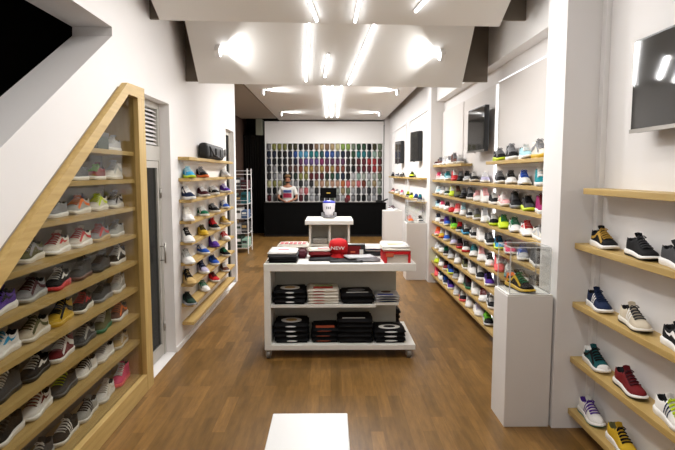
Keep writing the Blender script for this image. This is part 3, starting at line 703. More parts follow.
# ------------------------------------------------ cap wall and counter
GX0, GX1, GY = -1.98, 1.61, 16.5
NC, NR = 22, 8
cw, rh = (1.58+1.945)/NC, .2215
gz0 = 2.755-NR*rh
gw = thing('cap_display_wall', 'white grid wall of pigeonholes full of caps behind the counter', 'display wall', (0, GY, 0))
link('header_panel', B(GX0, GX1, 0, .22, 2.765, 3.40), PANELW, gw)
link('side_panel', B(GX0, -1.945, 0, .22, 0, 2.765), PANELW, gw); link('side_panel', B(1.58, GX1, 0, .22, 0, 2.765), PANELW, gw)
link('base_panel', B(-1.945, 1.58, 0, .22, 0, gz0-.012), PANELW, gw)
link('back_board', B(-1.945, 1.58, .205, .22, gz0, 2.765), mat('cap wall backing', (186, 180, 172), .8), gw)
for i in range(1, NC): link('upright_divider', B(-1.945+i*cw-.012, -1.945+i*cw+.012, 0, .205, gz0, 2.765), PANELW, gw)
for j in range(NR+1): link('cap_shelf', B(-1.945, 1.58, -.004, .205, gz0+j*rh-.015, gz0+j*rh+.015), PANELW, gw)
link('edge_strip', B(1.61, 1.628, -.004, .2, 0, 3.3), BLACK, gw)
# caps: crown with panels, brim, button
def cap_mesh():
    bm = bmesh.new(); n = 14; rings = []
    for r, z in ((1, 0), (1.01, .035), (1.0, .075), (.88, .104), (.52, .120), (.12, .124)):
        rings.append([bm.verts.new((.066*r*cos(2*pi*i/n), .072*r*sin(2*pi*i/n), z+.012*(sin(2*pi*i/n) < -.2)*(z > .02)*(z < .1))) for i in range(n)])
    for a, b_ in zip(rings, rings[1:]):
        for i in range(n): bm.faces.new((a[i], a[(i+1) % n], b_[(i+1) % n], b_[i])).smooth = True
    bm.faces.new(rings[-1]); bm.faces.new(rings[0][::-1])
    return bm
def brim_mesh():
    bm = bmesh.new(); rows = []
    for k in range(4):
        t_ = k/3; rows.append([Vector((.064*sin(a)*(1-.08*t_), -.06*cos(a)*(1+.0*t_)-.062*t_*(cos(a)**.6 if cos(a) > 0 else 0), .012-.030*t_-.018*sin(a)**2)) for a in [radians(-78+156*i/10) for i in range(11)]])
    ribbon(bm, rows); bmesh.ops.solidify(bm, geom=bm.faces[:], thickness=.005)
    return bm
def proto(bm, name):
    bmesh.ops.recalc_face_normals(bm, faces=bm.faces[:])
    me = bpy.data.meshes.new(name); bm.to_mesh(me); bm.free(); me.materials.append(PANELW); return me
CAPM, BRIMM = proto(cap_mesh(), 'cap_crown'), proto(brim_mesh(), 'cap_brim')
def capm(c):
    r = PAL[c]; g = sum(r)/3
    return mat('cap felt '+c, tuple((v*.72+g*.28)*.86 for v in r), .9, var=.1, scale=120)
def make_cap(loc, colour, label, group=None, rx=0., rz=0., size=1., brim=None, fabr=None):
    t = thing('baseball_cap', label, 'cap', loc, rz, group); t.rotation_euler = (rx, 0, rz); t.scale = size if isinstance(size, tuple) else (size,)*3
    for nme, me, c in (('crown', CAPM, colour), ('brim', BRIMM, brim or colour)):
        o = bpy.data.objects.new(nme, me); COL.objects.link(o); o.parent = t
        o.material_slots[0].link = 'OBJECT'; o.material_slots[0].material = (fabr or capm)(c)
    return t
PAL.update({'olive yellow': (150, 150, 62), 'dark olive': (70, 66, 34), 'dark brown': (52, 34, 26), 'light brown': (148, 110, 76), 'sage': (120, 138, 106), 'forest green': (40, 84, 52), 'lime': (150, 190, 70), 'dark teal': (36, 92, 100), 'blue grey': (74, 96, 132), 'plum': (110, 50, 92), 'violet': (108, 76, 150), 'wine': (112, 30, 40), 'rust': (150, 62, 36), 'mustard': (180, 140, 52), 'peach': (220, 160, 120), 'pale yellow': (214, 208, 140), 'charcoal': (48, 48, 50), 'mint': (150, 186, 170), 'pale sage': (168, 176, 160)})
GRID = [
 'grey,olive yellow,olive yellow,olive yellow,dark olive,dark olive,black,dark brown,dark brown,light brown,tan,light brown,tan,pale yellow,lime,lime,sage,forest green,forest green,black,dark olive,sage',
 'navy,navy,black,black,navy,blue,sky blue,sky blue,teal,teal,dark teal,blue,blue,blue grey,navy,charcoal,forest green,teal,teal,dark teal,mint,sage',
 'navy,black,black,black,dark brown,navy,plum,violet,violet,violet,magenta,plum,plum,plum,plum,dark brown,dark brown,wine,wine,red,red,wine',
 'charcoal,grey,black,charcoal,brown,brown,rust,mustard,mustard,light brown,mustard,rust,mustard,rust,rust,dark brown,black,wine,wine,wine,red,rust',
 'charcoal,grey,pale grey,black,charcoal,dark green,olive yellow,olive yellow,dark red,dark red,dark red,dark green,forest green,dark teal,navy,black,pale grey,mint,pale sage,pale grey,pale sage,sage',
 'pale yellow,olive yellow,pale yellow,sage,grey,grey,charcoal,grey,charcoal,tan,peach,tan,peach,peach,orange,coral,peach,coral,rust,pale sage,tan,pale sage',
 'charcoal,black,grey,charcoal,grey,dark grey,pale pink,coral,pale grey,charcoal,grey,pale grey,grey,pale sage,tan,sage,pale grey,dark grey,grey,charcoal,grey,sage',
 'wine,grey,charcoal,brown,grey,charcoal,wine,dark grey,pale grey,grey,charcoal,grey,sage,grey,pale grey,red,grey,charcoal,black,grey,pale grey,charcoal']
RN = ['top', 'second', 'third', 'fourth', 'fifth', 'sixth', 'seventh', 'lowest']
for r, line in enumerate(GRID):
    for c, colr in enumerate(line.split(',')):
        make_cap((-1.945+(c+.5)*cw, GY+.085, gz0+(NR-1-r)*rh+.034), colr, f'{colr} cap, {ORD[c]} from left, {RN[r]} row of white cap wall', 'caps in the white grid wall', rx=radians(8), size=(1.02, 1.05, 1.38))

ct = thing('shop_counter', 'long black sales counter in front of the cap wall', 'counter', (-.15, 15.65, 0))
link('front_panel', B(-1.78, 1.76, 0, .04, .06, .95), BLACK, ct)
bm = B(-1.78, -1.74, .04, .35, .06, .95)
link('end_panel', bm, BLACK, ct); link('end_panel', B(1.72, 1.76, .04, .35, .06, .95), BLACK, ct)
link('plinth', B(-1.76, 1.74, .03, .33, 0, .06), BLACKP, ct)
link('countertop', B(-1.79, 1.77, -.012, .37, .95, .99, bev=.004), BLACK, ct)
bm = B(-1.77, 1.75, .335, .36, .99, 1.01); link('back_ledge', bm, mat('pale counter edge', (168, 162, 154), .5), ct)
# monitor on the counter
t = thing('monitor', 'black monitor with a small yellow mark standing on the counter', 'monitor', (-.06, 15.85, .99))
link('casing', B(-.235, .235, -.02, .02, .13, .43, bev=.006), BLACKP, t)
link('back_cover', B(-.225, .225, -.024, -.02, .14, .42), BLACK, t)
link('yellow_mark', B(-.055, .055, -.0265, -.0255, .262, .292), mat('yellow print', (206, 172, 70), .5), t)
bm = bmesh.new(); cyl(bm, (0, .03, .01), (0, .03, .25), .022); link('neck', bm, BLACKP, t, smooth=True)
link('foot', B(-.12, .12, -.07, .10, 0, .012, bev=.004), BLACKP, t)
make_cap((.47, 15.76, 1.02), 'wine', 'red cap lying on the black counter right of the monitor', None, 0, .3, .9)
t = thing('card_reader', 'small black card reader at the right end of the counter', 'card reader', (1.42, 15.8, .99))
link('reader_body', B(-.1, .1, -.05, .05, 0, .06, bev=.01, M=Matrix.Rotation(.12, 4, 'X')), BLACKP, t); link('reader_display', B(-.06, .06, -.02, .03, .061, .068, M=Matrix.Rotation(.12, 4, 'X')), SCREEN, t)
bm = bmesh.new(); cyl(bm, (.1, .0, .03), (.26, .05, .10), .03, .02); link('handset', bm, BLACKP, t, smooth=True)

# ------------------------------------------------ white display stand behind the cart
st = thing('display_stand', 'small white two-bay display stand behind the clothes cart', 'display stand', (-.015, 10.2, 0)); st.scale = (1, 1, 1.032)
link('top_slab', B(-.45, .43, -.42, .55, .885, .955, bev=.004), WHITE, st)
link('side_panel', B(-.38, -.34, -.36, .45, .0, .885), WHITE, st); link('side_panel', B(.33, .37, -.36, .45, 0, .885), WHITE, st)
link('divider', B(-.02, .02, -.35, .05, .0, .885), WHITE, st)
link('back_panel', B(-.34, .33, .05, .08, .04, .885), mat('stand inner panel', (224, 221, 212), .5), st)
link('base_board', B(-.34, .33, -.36, .45, 0, .05), WHITE, st)
link('shelf', B(-.34, .33, -.35, .05, .50, .53), WHITE, st)
PAPER = mat('folded grey print', (150, 146, 140), .8, var=.35, scale=60)
for i, (x, z) in enumerate(((-.18, .531), (.17, .531))):
    s = ['left', 'right'][i]
    tag(link('folded_shirt', B(-.14, .14, -.14, .14, 0, .10, bev=.02), PAPER, None, loc=(st.location.x+x, 10.2-.2, z*1.032)), f'folded grey printed shirt in the {s} bay of the small white stand', 'shirt', 'shirts in the white stand')
t = thing('storage_canister', 'white canister with blue lid standing on the small white stand', 'canister', (-.03, 10.35, .987)); t.scale = (.86, .86, .82)
bm = bmesh.new(); lathe(bm, [(.075, .0), (.085, .01), (.10, .14), (.125, .16), (.14, .33), (.135, .36)], 24); link('canister_body', bm, mat('white plastic', (225, 222, 228), .35), t, smooth=True)
bm = bmesh.new(); lathe(bm, [(.138, .36), (.14, .385), (.10, .405), (.03, .415)], 24); link('blue_lid', bm, mat('blue plastic', (48, 62, 190), .35), t, smooth=True)
bm = bmesh.new(); lathe(bm, [(.13, 0), (.13, .05), (.12, .06)], 20); link('base_ring', bm, mat('grey plastic', (120, 120, 124), .4), t, smooth=True)
for sg in (-1, 1): link('side_lug', B(sg*.14-.03, sg*.14+.03, -.04, .04, .02, .13, bev=.01), mat('grey plastic', (120, 120, 124)), t)
bm = bmesh.new()
for a in range(3): box(bm, -.05+.04*a-.012, -.05+.04*a+.012, -.134, -.122, .22, .28)
link('front_mark', bm, mat('grey plastic', (120, 120, 124)), t)

# ------------------------------------------------ clothes cart
cart = thing('display_cart', 'white rolling display cart loaded with folded clothes', 'display cart', (0, 5.25, 0))
link('tabletop', B(-.658, .842, 0, .86, .885, .96, bev=.004), WHITE, cart)
link('side_panel', B(-.658, -.594, 0, .86, .14, .885, bev=.003), WHITE, cart)
link('bottom_board', B(-.658, .848, 0, .86, .088, .14, bev=.004), WHITE, cart)
link('centre_panel', B(-.594, .70, .43, .46, .14, .885), mat('cart panel greyed for shade', (188, 188, 178), .5), cart)  # panel colour lowered to carry the shade under the tabletop
link('shelf', B(-.594, .45, .03, .43, .515, .54), WHITE, cart)
link('shelf', B(.45, .69, .12, .43, .515, .54), WHITE, cart)
for x in (-.622, .785):
    for y in (.035, .81):
        c = link('caster', (lambda b: (box(b, x-.028, x+.028, y-.028, y+.028, .080, .088), box(b, x-.028, x-.021, y-.018, y+.022, .03, .082), box(b, x+.021, x+.028, y-.018, y+.022, .03, .082), b)[-1])(bmesh.new()), STEEL, cart)
        bm = bmesh.new(); cyl(bm, (x-.018, y-.006, .041), (x+.018, y-.006, .041), .041, n=22); link('wheel', bm, mat('grey rubber wheel', (112, 106, 98), .5), c, smooth=False)

def folded_bm(w, d, hh, seed=0):
    rnd = random.Random(seed); bm = bmesh.new(); box(bm, -w/2, w/2, -d/2, d/2, 0, hh)
    bmesh.ops.bevel(bm, geom=bm.edges[:], offset=min(hh*.42, .018), segments=3, affect='EDGES')
    bmesh.ops.subdivide_edges(bm, edges=[e for e in bm.edges if e.calc_length() > .06], cuts=4, use_grid_fill=True)
    a, b_ = rnd.uniform(8, 14), rnd.uniform(0, 6)
    for v in bm.verts:
        k = v.co.z/hh
        v.co.z += .004*sin(a*v.co.x+b_)*sin(a*.8*v.co.y+2*b_)*k
        v.co.x += .003*sin(30*v.co.y+b_); v.co.y += .003*sin(26*v.co.x+b_)
    return bm
def shirt(x, y, z, w, d, hh, fab, label, group, prints=(), seed=0, rz=0., kind='folded_shirt', cat='shirt'):
    t = thing(kind, label, cat, (x, y, z), rz, group)
    link('folded_body', folded_bm(w, d, hh, seed), fab, t, smooth=True)
    for p in prints: p(t, w, d, hh)
    return t
def fab(c): return cm(c)
PR = lambda rgb, n: mat('print '+n, rgb, .6)
def pr_rect(x0, x1, y0, y1, m, nm='print', lift=.0052):
    def f(t, w, d, hh): link(nm, B(x0, x1, y0, y1, hh+.001, hh+lift), m, t)
    return f
def pr_oval(rx, ry, cy, m, m2=None):
    def f(t, w, d, hh):
        bm = bmesh.new(); n = 24
        for i in range(n): pass
        vs = [(rx*cos(2*pi*i/n), cy+ry*sin(2*pi*i/n)) for i in range(n)]
        A = [bm.verts.new((x, y, hh+.001)) for x, y in vs]; C = [bm.verts.new((x, y, hh+.0055)) for x, y in vs]
        bm.faces.new(C); [bm.faces.new((A[i], A[(i+1) % n], C[(i+1) % n], C[i])) for i in range(n)]
        o = link('print', bm, m, t)
        if m2:
            bm = bmesh.new(); A = [bm.verts.new((x*.55, cy+(y-cy)*.55, hh+.0055)) for x, y in vs]; C = [bm.verts.new((x*.55, cy+(y-cy)*.55, hh+.0075)) for x, y in vs]
            bm.faces.new(C); [bm.faces.new((A[i], A[(i+1) % n], C[(i+1) % n], C[i])) for i in range(n)]
            link('emblem', bm, m2, o)
    return f
def pr_front(x0, x1, z0, z1, m):
    def f(t, w, d, hh):
        bm = bmesh.new(); n = 8
        R = []
        for i in range(n+1):
            u = i/n; x = x0+(x1-x0)*u; e = sin(pi*u)**.5 if 0 < u < 1 else 0
            R.append([Vector((x, -d/2-.0045, (z0+z1)/2-(z1-z0)/2*e)), Vector((x, -d/2-.0045, (z0+z1)/2+(z1-z0)/2*e+.0005))])
        ribbon(bm, R); bmesh.ops.solidify(bm, geom=bm.faces[:], thickness=.002); link('front_print', bm, m, t)
    return f
pW, pR, pO, pG, pB = PR((226, 224, 218), 'white'), PR((196, 52, 40), 'red'), PR((198, 92, 58), 'orange'), PR((188, 150, 92), 'gold'), PR((52, 70, 150), 'blue')
def stack(n, x, y, z, w, d, hh, colr, what, place, group, top, fronts):
    for i in range(n):
        pos = ['lowest', 'second up', 'third up', 'fourth up', 'fifth up'][i] if i < n-1 else 'topmost'
        prints = [f for f in (fronts,) if f] + (list(top) if i == n-1 else [])
        shirt(x+random.uniform(-.006, .006), y+random.uniform(-.004, .004), z+i*hh, w, d, hh-.001, fab(colr), f'{what}, {pos}, {place}', group, prints, seed=i+int(x*100), rz=random.uniform(-.03, .03))
Y0 = 5.25
SG = 'folded shirts on the cart'
stack(3, -.415, Y0+.215, .5405, .33, .32, .048, 'black', 'black shirt with white-gold oval print', 'left stack of cart middle shelf', SG, [pr_oval(.10, .085, -.03, pW, pG)], pr_front(-.04, .05, .018, .034, pW))
stack(5, -.075, Y0+.225, .5405, .32, .33, .030, 'offwhite', 'folded white shirt with red print', 'white stack of cart middle shelf', SG, [pr_rect(-.10, .10, -.11, -.03, pR), pr_rect(-.08, .10, .0, .05, PR((150, 170, 110), 'pale green'))], pr_front(-.11, .02, .008, .016, pR))
stack(2, .27, Y0+.22, .5405, .33, .32, .055, 'black', 'black shirt with white stripe', 'centre-right stack of cart middle shelf', SG, [pr_rect(-.11, .11, -.12, -.10, pW), pr_oval(.09, .05, 0, PR((110, 110, 112), 'grey'))], None)
for i in range(3):
    n = ['lowest', 'middle', 'topmost'][i]
    tag(shirt(.578, Y0+.25, .5405+i*.024, .25, .25, .023, fab('pale grey'), f'{n} pale folded shirt with blue print, right end of cart middle shelf', SG, [pr_front(-.10, .10, .006, .018, pB)] + ([pr_rect(-.10, .06, -.10, -.05, pB), pr_oval(.05, .04, .05, PR((90, 60, 40), 'brown'))] if i == 2 else []), seed=40+i), f'{n} pale folded shirt with blue print, right end of cart middle shelf', 'shirt', SG)
stack(4, -.40, Y0+.23, .1405, .35, .34, .050, 'black', 'black shirt with white oval print', 'left stack of cart bottom board', SG, [pr_oval(.105, .085, -.03, pW, pG)], pr_front(-.05, .06, .016, .032, pW))
stack(3, -.06, Y0+.23, .1405, .28, .32, .050, 'black', 'black shirt with orange print', 'second stack of cart bottom board', SG, [pr_rect(-.10, .09, -.13, -.06, pO)], pr_front(-.09, .06, .018, .028, pO))
stack(5, .25, Y0+.22, .1405, .36, .34, .049, 'black', 'plain black shirt', 'tallest stack of cart bottom board', SG, [pr_rect(-.13, .10, -.12, -.10, pW)], None)
stack(3, .60, Y0+.22, .1405, .32, .33, .045, 'black', 'black shirt with white ring print', 'right front stack of cart bottom board', SG, [pr_oval(.11, .075, -.05, pW, fab('black'))], pr_front(-.06, .07, .018, .034, pW))
stack(4, .62, Y0+.66, .1405, .28, .30, .055, 'black', 'plain black shirt', 'stack behind the cart centre panel', SG, [], None)
# cart top
TZ = .9605
TG = 'clothes on the cart top'
shirt(-.48, Y0+.24, TZ, .30, .38, .042, fab('black'), 'folded black shirt under the white shirt, left front of cart top', TG, seed=1)
shirt(-.48, Y0+.24, TZ+.042, .30, .38, .036, fab('charcoal'), 'folded charcoal shirt between black and white shirts, left front of cart top', TG, seed=2)
shirt(-.485, Y0+.25, TZ+.078, .29, .36, .030, fab('white'), 'folded white shirt with small red mark, left front of cart top', TG, [pr_rect(-.05, .06, -.03, .01, PR((205, 120, 130), 'pale red'))], seed=3)
shirt(-.42, Y0+.67, TZ, .34, .30, .07, fab('offwhite'), 'folded white shirt under the red printed one, left back of cart top', TG, seed=4)
def red_letters(t, w, d, hh):
    bm = bmesh.new()
    for i in range(6):
        x = -.12+i*.048
        box(bm, x-.018, x+.018, -.10, .06, hh+.001, hh+.005); 
    link('print', bm, PR((186, 82, 84), 'faded red'), t)
shirt(-.41, Y0+.67, TZ+.07, .34, .29, .05, fab('offwhite'), 'white shirt with big red lettering print, left back of cart top', TG, [red_letters], seed=5)
shirt(-.30, Y0+.45, TZ, .10, .24, .075, fab('maroon'), 'dark maroon folded shirt beside the white shirts on cart top', TG, seed=6)
shirt(-.07, Y0+.27, TZ, .30, .22, .020, fab('charcoal'), 'flat dark grey shirt lying at the front middle of cart top', TG, seed=7)
shirt(-.115, Y0+.40, TZ+.022, .24, .24, .05, fab('dark red'), 'dark red folded shirt left of the red cap', TG, seed=8, rz=.1)
shirt(-.12, Y0+.42, TZ+.072, .23, .22, .028, fab('offwhite'), 'crumpled white shirt with pink print lying left of the red cap', TG, [pr_rect(-.02, .09, -.08, .02, PR((214, 150, 150), 'pale pink'))], seed=9, rz=.15)
c = make_cap((.09, Y0+.34, TZ+.006), 'red', 'red cap with white lettering standing on the cart top', None, radians(6), radians(-6), (1.5, 1.5, 1.12), fabr=cm)
c.location = (.085, Y0+.40, TZ+.062)
me = text_mesh('NEW', .042, .003); me.materials.clear(); me.materials.append(pW)
o = bpy.data.objects.new('white_lettering', me); COL.objects.link(o); o.parent = c; o.location = (.0, -.0745, .058); o.rotation_euler = (radians(80), 0, 0)
t = thing('red_gift_box', 'red box with black edges and a white tag on the cart top', 'box', (.265, Y0+.46, TZ), radians(-3))
link('box_body', B(-.10, .10, -.05, .05, 0, .13, bev=.003), fab('dark red'), t)
bm = B(-.104, .104, -.054, .054, .125, .137); box(bm, .055, .104, -.054, .054, 0, .125); link('black_edge', bm, BLACKP, t)
link('white_tag', B(.045, .085, -.0565, -.0545, .025, .085), WHITE, t)
link('lettering_band', B(-.05, .0, -.0525, -.0505, .05, .065), pO, t)
shirt(.16, Y0+.20, TZ, .34, .26, .018, fab('dark grey'), 'flat dark grey shirt in front of the red cap and box', TG, seed=10)
shirt(.36, Y0+.22, TZ, .26, .26, .030, fab('grey'), 'flat grey shirt in front of the red box', TG, seed=11, rz=.2)
shirt(.30, Y0+.23, TZ+.030, .30, .20, .016, fab('pale grey'), 'thin pale grey shirt spread over the grey one on cart top', TG, seed=12, rz=.25)
shirt(.46, Y0+.62, TZ, .26, .26, .05, fab('charcoal'), 'charcoal folded shirt at the right back of cart top', TG, seed=13)
shirt(.46, Y0+.62, TZ+.05, .25, .25, .055, fab('white'), 'white folded shirt with blue edge at right back of cart top', TG, [pr_front(-.1, .1, .015, .03, pB)], seed=14)
t = thing('red_carton', 'open red carton under white shirts at right end of cart top', 'box', (.66, Y0+.20, TZ), radians(2))
bm = B(-.13, -.105, -.16, .16, 0, .11); box(bm, .105, .13, -.16, .16, 0, .11); box(bm, -.13, .13, -.16, .16, .085, .115); box(bm, -.105, .105, .13, .16, 0, .085)
link('carton_body', bm, fab('red'), t); link('carton_lining', B(-.105, .105, -.145, .13, .0, .084), PR((196, 184, 172), 'carton'), t)
link('label_print', B(-.118, -.04, -.163, -.160, .06, .10), pO, t)
shirt(.655, Y0+.24, TZ+.116, .28, .40, .028, fab('offwhite'), 'lower white shirt resting on the red carton', TG, seed=15)
shirt(.655, Y0+.25, TZ+.144, .275, .39, .026, fab('white'), 'top white shirt with faint yellow print on the red carton', TG, [pr_rect(-.08, .09, -.10, .02, PR((232, 224, 170), 'pale yellow'))], seed=16)

# ------------------------------------------------ bench
bn = thing('fitting_bench', 'low white bench in the foreground floor', 'bench', (-.12, 2.3, 0))
link('seat_top', B(-.218, .218, -.75, .745, .40, .45, bev=.005), mat('white bench laminate', (212, 211, 209), .45, var=.008, scale=4), bn)
link('leg_panel', B(-.20, .20, -.72, -.68, 0, .40), WHITE, bn); link('leg_panel', B(-.20, .20, .66, .70, 0, .40), WHITE, bn)

# ------------------------------------------------ rack at the far left
rk = thing('wire_rack', 'white metal rack of packed goods beyond the left wall', 'rack', (-2.2, 12.7, 0))
for x in (-.3, .3):
    for y in (-.3, .3): bm = bmesh.new(); cyl(bm, (x, y, 0), (x, y, 1.95), .012, n=8); link('upright', bm, PANELW, rk)
RKZ = [.12, .46, .80, 1.14, 1.48, 1.82]
for z in RKZ:
    bm = bmesh.new()
    for k in range(13): x = -.3+.6*k/12; cyl(bm, (x, -.3, z), (x, .3, z), .004, n=5)
    for s in (-.3, .3): cyl(bm, (-.3, s, z), (.3, s, z), .007, n=5); cyl(bm, (-.3, s, z+.08), (.3, s, z+.08), .005, n=5); cyl(bm, (s, -.3, z), (s, .3, z), .007, n=5)
    link('wire_shelf', bm, PANELW, rk)
rc = [['green', 'white', 'dark green', 'mint'], ['offwhite', 'tan', 'pale grey', 'dark grey'], ['pale grey', 'dark grey', 'white', 'blue grey'], ['grey', 'mint', 'dark grey', 'dark teal'], ['offwhite', 'brown', 'dark grey', 'maroon']]
for i, z in enumerate(RKZ[:5]):
    for k in range(4):
        x = -2.2-.21+.14*k; hgt = [.23, .18, .26, .20][(i+k) % 4]
        t = thing('packed_box', f'{rc[i][k]} packet, {ORD[k]} from left on {["lowest", "second", "third", "fourth", "fifth"][i]} level of the far rack', 'packet', (x, 12.7, z+.006), 0, 'packets on the far rack')
        link('packet_body', B(-.066, .066, -.27, .27, 0, hgt, bev=.006), cm(rc[i][k], False), t); link('packet_label', B(-.05, .05, -.2725, -.2705, hgt*.55, hgt*.8), cm(['white', 'dark green', 'dark grey', 'tan'][(i+2*k) % 4], False), t)
# dark curtain beside the cap wall
bm = bmesh.new(); pts = []
for i in range(41):
    x = -2.64+.62*i/40; pts.append((x, 16.55+.03*sin(i*1.3)))
A = [bm.verts.new((x, y, .02)) for x, y in pts]; C = [bm.verts.new((x, y, 3.0)) for x, y in pts]
for i in range(40): bm.faces.new((A[i], A[i+1], C[i+1], C[i])).smooth = True
bmesh.ops.solidify(bm, geom=bm.faces[:], thickness=.01)
tag(link('dark_curtain', bm, mat('dark curtain cloth', (30, 26, 22), .95, var=.2)), 'dark hanging curtain left of the white cap wall', 'curtain')

# ------------------------------------------------ the shop assistant
def skin_obj(name, verts, edges, m, parent=None, sub=2, root=0):
    me = bpy.data.meshes.new(name); me.from_pydata([v[:3] for v in verts], edges, [])
    o = bpy.data.objects.new(name, me); COL.objects.link(o)
    if parent: o.parent = parent
    sk = o.modifiers.new('skin', 'SKIN'); sk.use_smooth_shade = True
    for i, v in enumerate(verts):
        r = v[3]; me.skin_vertices[0].data[i].radius = (r if not isinstance(r, tuple) else r[0], r if not isinstance(r, tuple) else r[1])
        me.skin_vertices[0].data[i].use_root = (i == root)
    ss = o.modifiers.new('subdivision', 'SUBSURF'); ss.levels = sub; ss.render_levels = sub
    me.materials.append(m)
    dg = bpy.context.evaluated_depsgraph_get(); me2 = bpy.data.meshes.new_from_object(o.evaluated_get(dg))
    o.modifiers.clear(); o.data = me2
    for p in me2.polygons: p.use_smooth = True
    return o
SKIN = mat('skin', (164, 112, 84), .55, var=.04)
P = thing('person', 'person in a white printed T-shirt standing behind the black counter', 'person', (-1.28, 16.20, 0))
V = [(0, 0, .95, (.15, .11)), (0, 0, 1.12, (.14, .10)), (0, 0, 1.30, (.155, .11)), (0, .0, 1.42, (.12, .09)), (0, -.005, 1.49, (.055, .055)), (0, -.015, 1.55, (.058, .065)), (0, -.02, 1.61, (.072, .085)), (0, -.015, 1.67, (.076, .095)), (0, -.008, 1.73, (.06, .075)),
     (0, -.10, 1.625, (.014, .014))]
Ed = [(0, 1), (1, 2), (2, 3), (3, 4), (4, 5), (5, 6), (6, 7), (7, 8), (6, 9)]
def add(chain, start):
    prev = start
    for c in chain:
        V.append(c); Ed.append((prev, len(V)-1)); prev = len(V)-1
    return prev
for sg in (-1, 1):
    k = add([(sg*.19, 0, 1.405, .055), (sg*.255, -.01, 1.25, .044), (sg*.27, -.05, 1.10, .038), (sg*.17, -.22, 1.06, .030), (sg*.085, -.31, 1.025, .024), (sg*.055, -.355, 1.015, (.036, .016))], 3)
    for j, (dx, ln) in enumerate(((.026, .062), (.009, .072), (-.008, .068), (-.025, .052))):
        bx = sg*(.055+dx*.8)
        add([(bx-sg*.012, -.395, 1.012, .0095), (bx-sg*.022, -.395-ln*.5, 1.010, .0085), (bx-sg*.03, -.395-ln, 1.000, .007)], k)
    add([(sg*.03, -.355, 1.025, .011), (sg*.014, -.375, 1.018, .0095), (sg*.006, -.40, 1.008, .008)], k)
    add([(sg*.10, 0, .86, .085), (sg*.11, -.01, .50, .058), (sg*.115, .02, .28, .052), (sg*.12, .03, .09, .038), (sg*.125, -.07, .045, (.045, .035)), (sg*.128, -.17, .03, (.042, .022))], 0)
skin_obj('body', V, Ed, SKIN, P)
TS = mat('white T-shirt cotton', (226, 224, 218), .85, bump=.2, scale=30)
V2 = [(0, 0, .88, (.175, .13)), (0, 0, 1.10, (.168, .122)), (0, 0, 1.30, (.18, .13)), (0, 0, 1.415, (.145, .105)), (0, -.002, 1.475, (.072, .07))]
E2 = [(0, 1), (1, 2), (2, 3), (3, 4)]
for sg in (-1, 1):
    V2 += [(sg*.19, 0, 1.40, .075), (sg*.24, -.006, 1.27, .066), (sg*.258, -.02, 1.18, .062)]; n = len(V2); E2 += [(3, n-3), (n-3, n-2), (n-2, n-1)]
skin_obj('t_shirt', V2, E2, TS, P)
V3 = [(0, 0, .97, (.16, .12))]; E3 = []
for sg in (-1, 1):
    V3 += [(sg*.10, 0, .85, .098), (sg*.11, -.01, .5, .075), (sg*.117, .02, .25, .066), (sg*.12, .03, .08, .062)]; n = len(V3); E3 += [(0, n-4), (n-4, n-3), (n-3, n-2), (n-2, n-1)]
skin_obj('trousers', V3, E3, cm('navy'), P)
def chest(z0, z1, w, m, nm, y=-.137):
    bm = bmesh.new(); R = []
    for k in range(5):
        z = z0+(z1-z0)*k/4; R.append([Vector((w*u, y+.045*u*u-.002, z)) for u in [-1+2*i/8 for i in range(9)]])
    ribbon(bm, R); bmesh.ops.solidify(bm, geom=bm.faces[:], thickness=.012)
    return link(nm, bm, m, P, smooth=True)
chest(1.27, 1.35, .13, PR((96, 116, 176), 'shirt blue'), 'blue_print')
chest(1.12, 1.25, .125, PR((188, 52, 84), 'shirt red'), 'red_print')
HAIR = mat('dark hair', (40, 28, 22), .8, bump=.5, scale=60)
bm = bmesh.new(); bmesh.ops.create_uvsphere(bm, u_segments=20, v_segments=12, radius=1)
for v in bm.verts: v.co = Vector((v.co.x*.092, v.co.y*.112, v.co.z*.10))
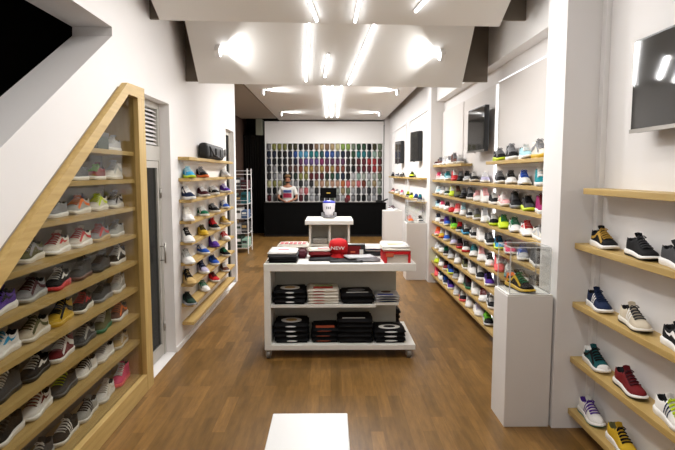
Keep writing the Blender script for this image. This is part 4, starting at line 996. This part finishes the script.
bmesh.ops.delete(bm, geom=[v for v in bm.verts if v.co.z < -.055 or (v.co.y < -.03 and v.co.z < .035)], context='VERTS')
bmesh.ops.solidify(bm, geom=bm.faces[:], thickness=.008); bmesh.ops.translate(bm, vec=(0, -.008, 1.695), verts=bm.verts[:])
link('hair', bm, HAIR, P, smooth=True)
bm = bmesh.new(); bmesh.ops.create_uvsphere(bm, u_segments=20, v_segments=10, radius=1)
for v in bm.verts: v.co = Vector((v.co.x*.097, v.co.y*.117, v.co.z*.085+1.735 if v.co.z > 0 else 1.735)); v.co.y -= .01
link('knit_hat', bm, mat('tan knit hat', (122, 92, 58), .9, bump=.4, scale=90), P, smooth=True)
for sg in (-1, 1):
    bm = bmesh.new(); bmesh.ops.create_uvsphere(bm, u_segments=10, v_segments=8, radius=.011); bmesh.ops.translate(bm, vec=(sg*.03, -.098, 1.645), verts=bm.verts[:]); link('eye', bm, mat('eye dark', (34, 26, 22), .3), P, smooth=True)
    bm = bmesh.new(); bmesh.ops.create_uvsphere(bm, u_segments=10, v_segments=8, radius=1)
    for v in bm.verts: v.co = Vector((sg*.080+v.co.x*.010, -.005+v.co.y*.018, 1.625+v.co.z*.030))
    link('ear', bm, SKIN, P, smooth=True)
link('mouth', B(-.022, .022, -.092, -.084, 1.575, 1.584, bev=.002), mat('lips', (126, 66, 58), .5), P)
bm = bmesh.new()
for i in range(9): 
    a = radians(-60+15*i); cyl(bm, (.05*sin(a), -.02-.065*cos(a), 1.555), (.06*sin(a), -.02-.072*cos(a), 1.60), .014, n=6)
link('beard', bm, HAIR, P, smooth=True)
bm = B(-.04, .04, -.05, .05, 0, .015)
tag(link('paper_note', B(-.05, .05, -.035, .035, 0, .035, bev=.004), WHITE, None, loc=(-1.28, 15.85, .9905)), 'small white paper block on the counter before the assistant', 'paper')

# ------------------------------------------------ world
w = bpy.data.worlds.new('world'); SC.world = w; w.use_nodes = True
w.node_tree.nodes['Background'].inputs[0].default_value = (.9, .85, .8, 1); w.node_tree.nodes['Background'].inputs[1].default_value = .02
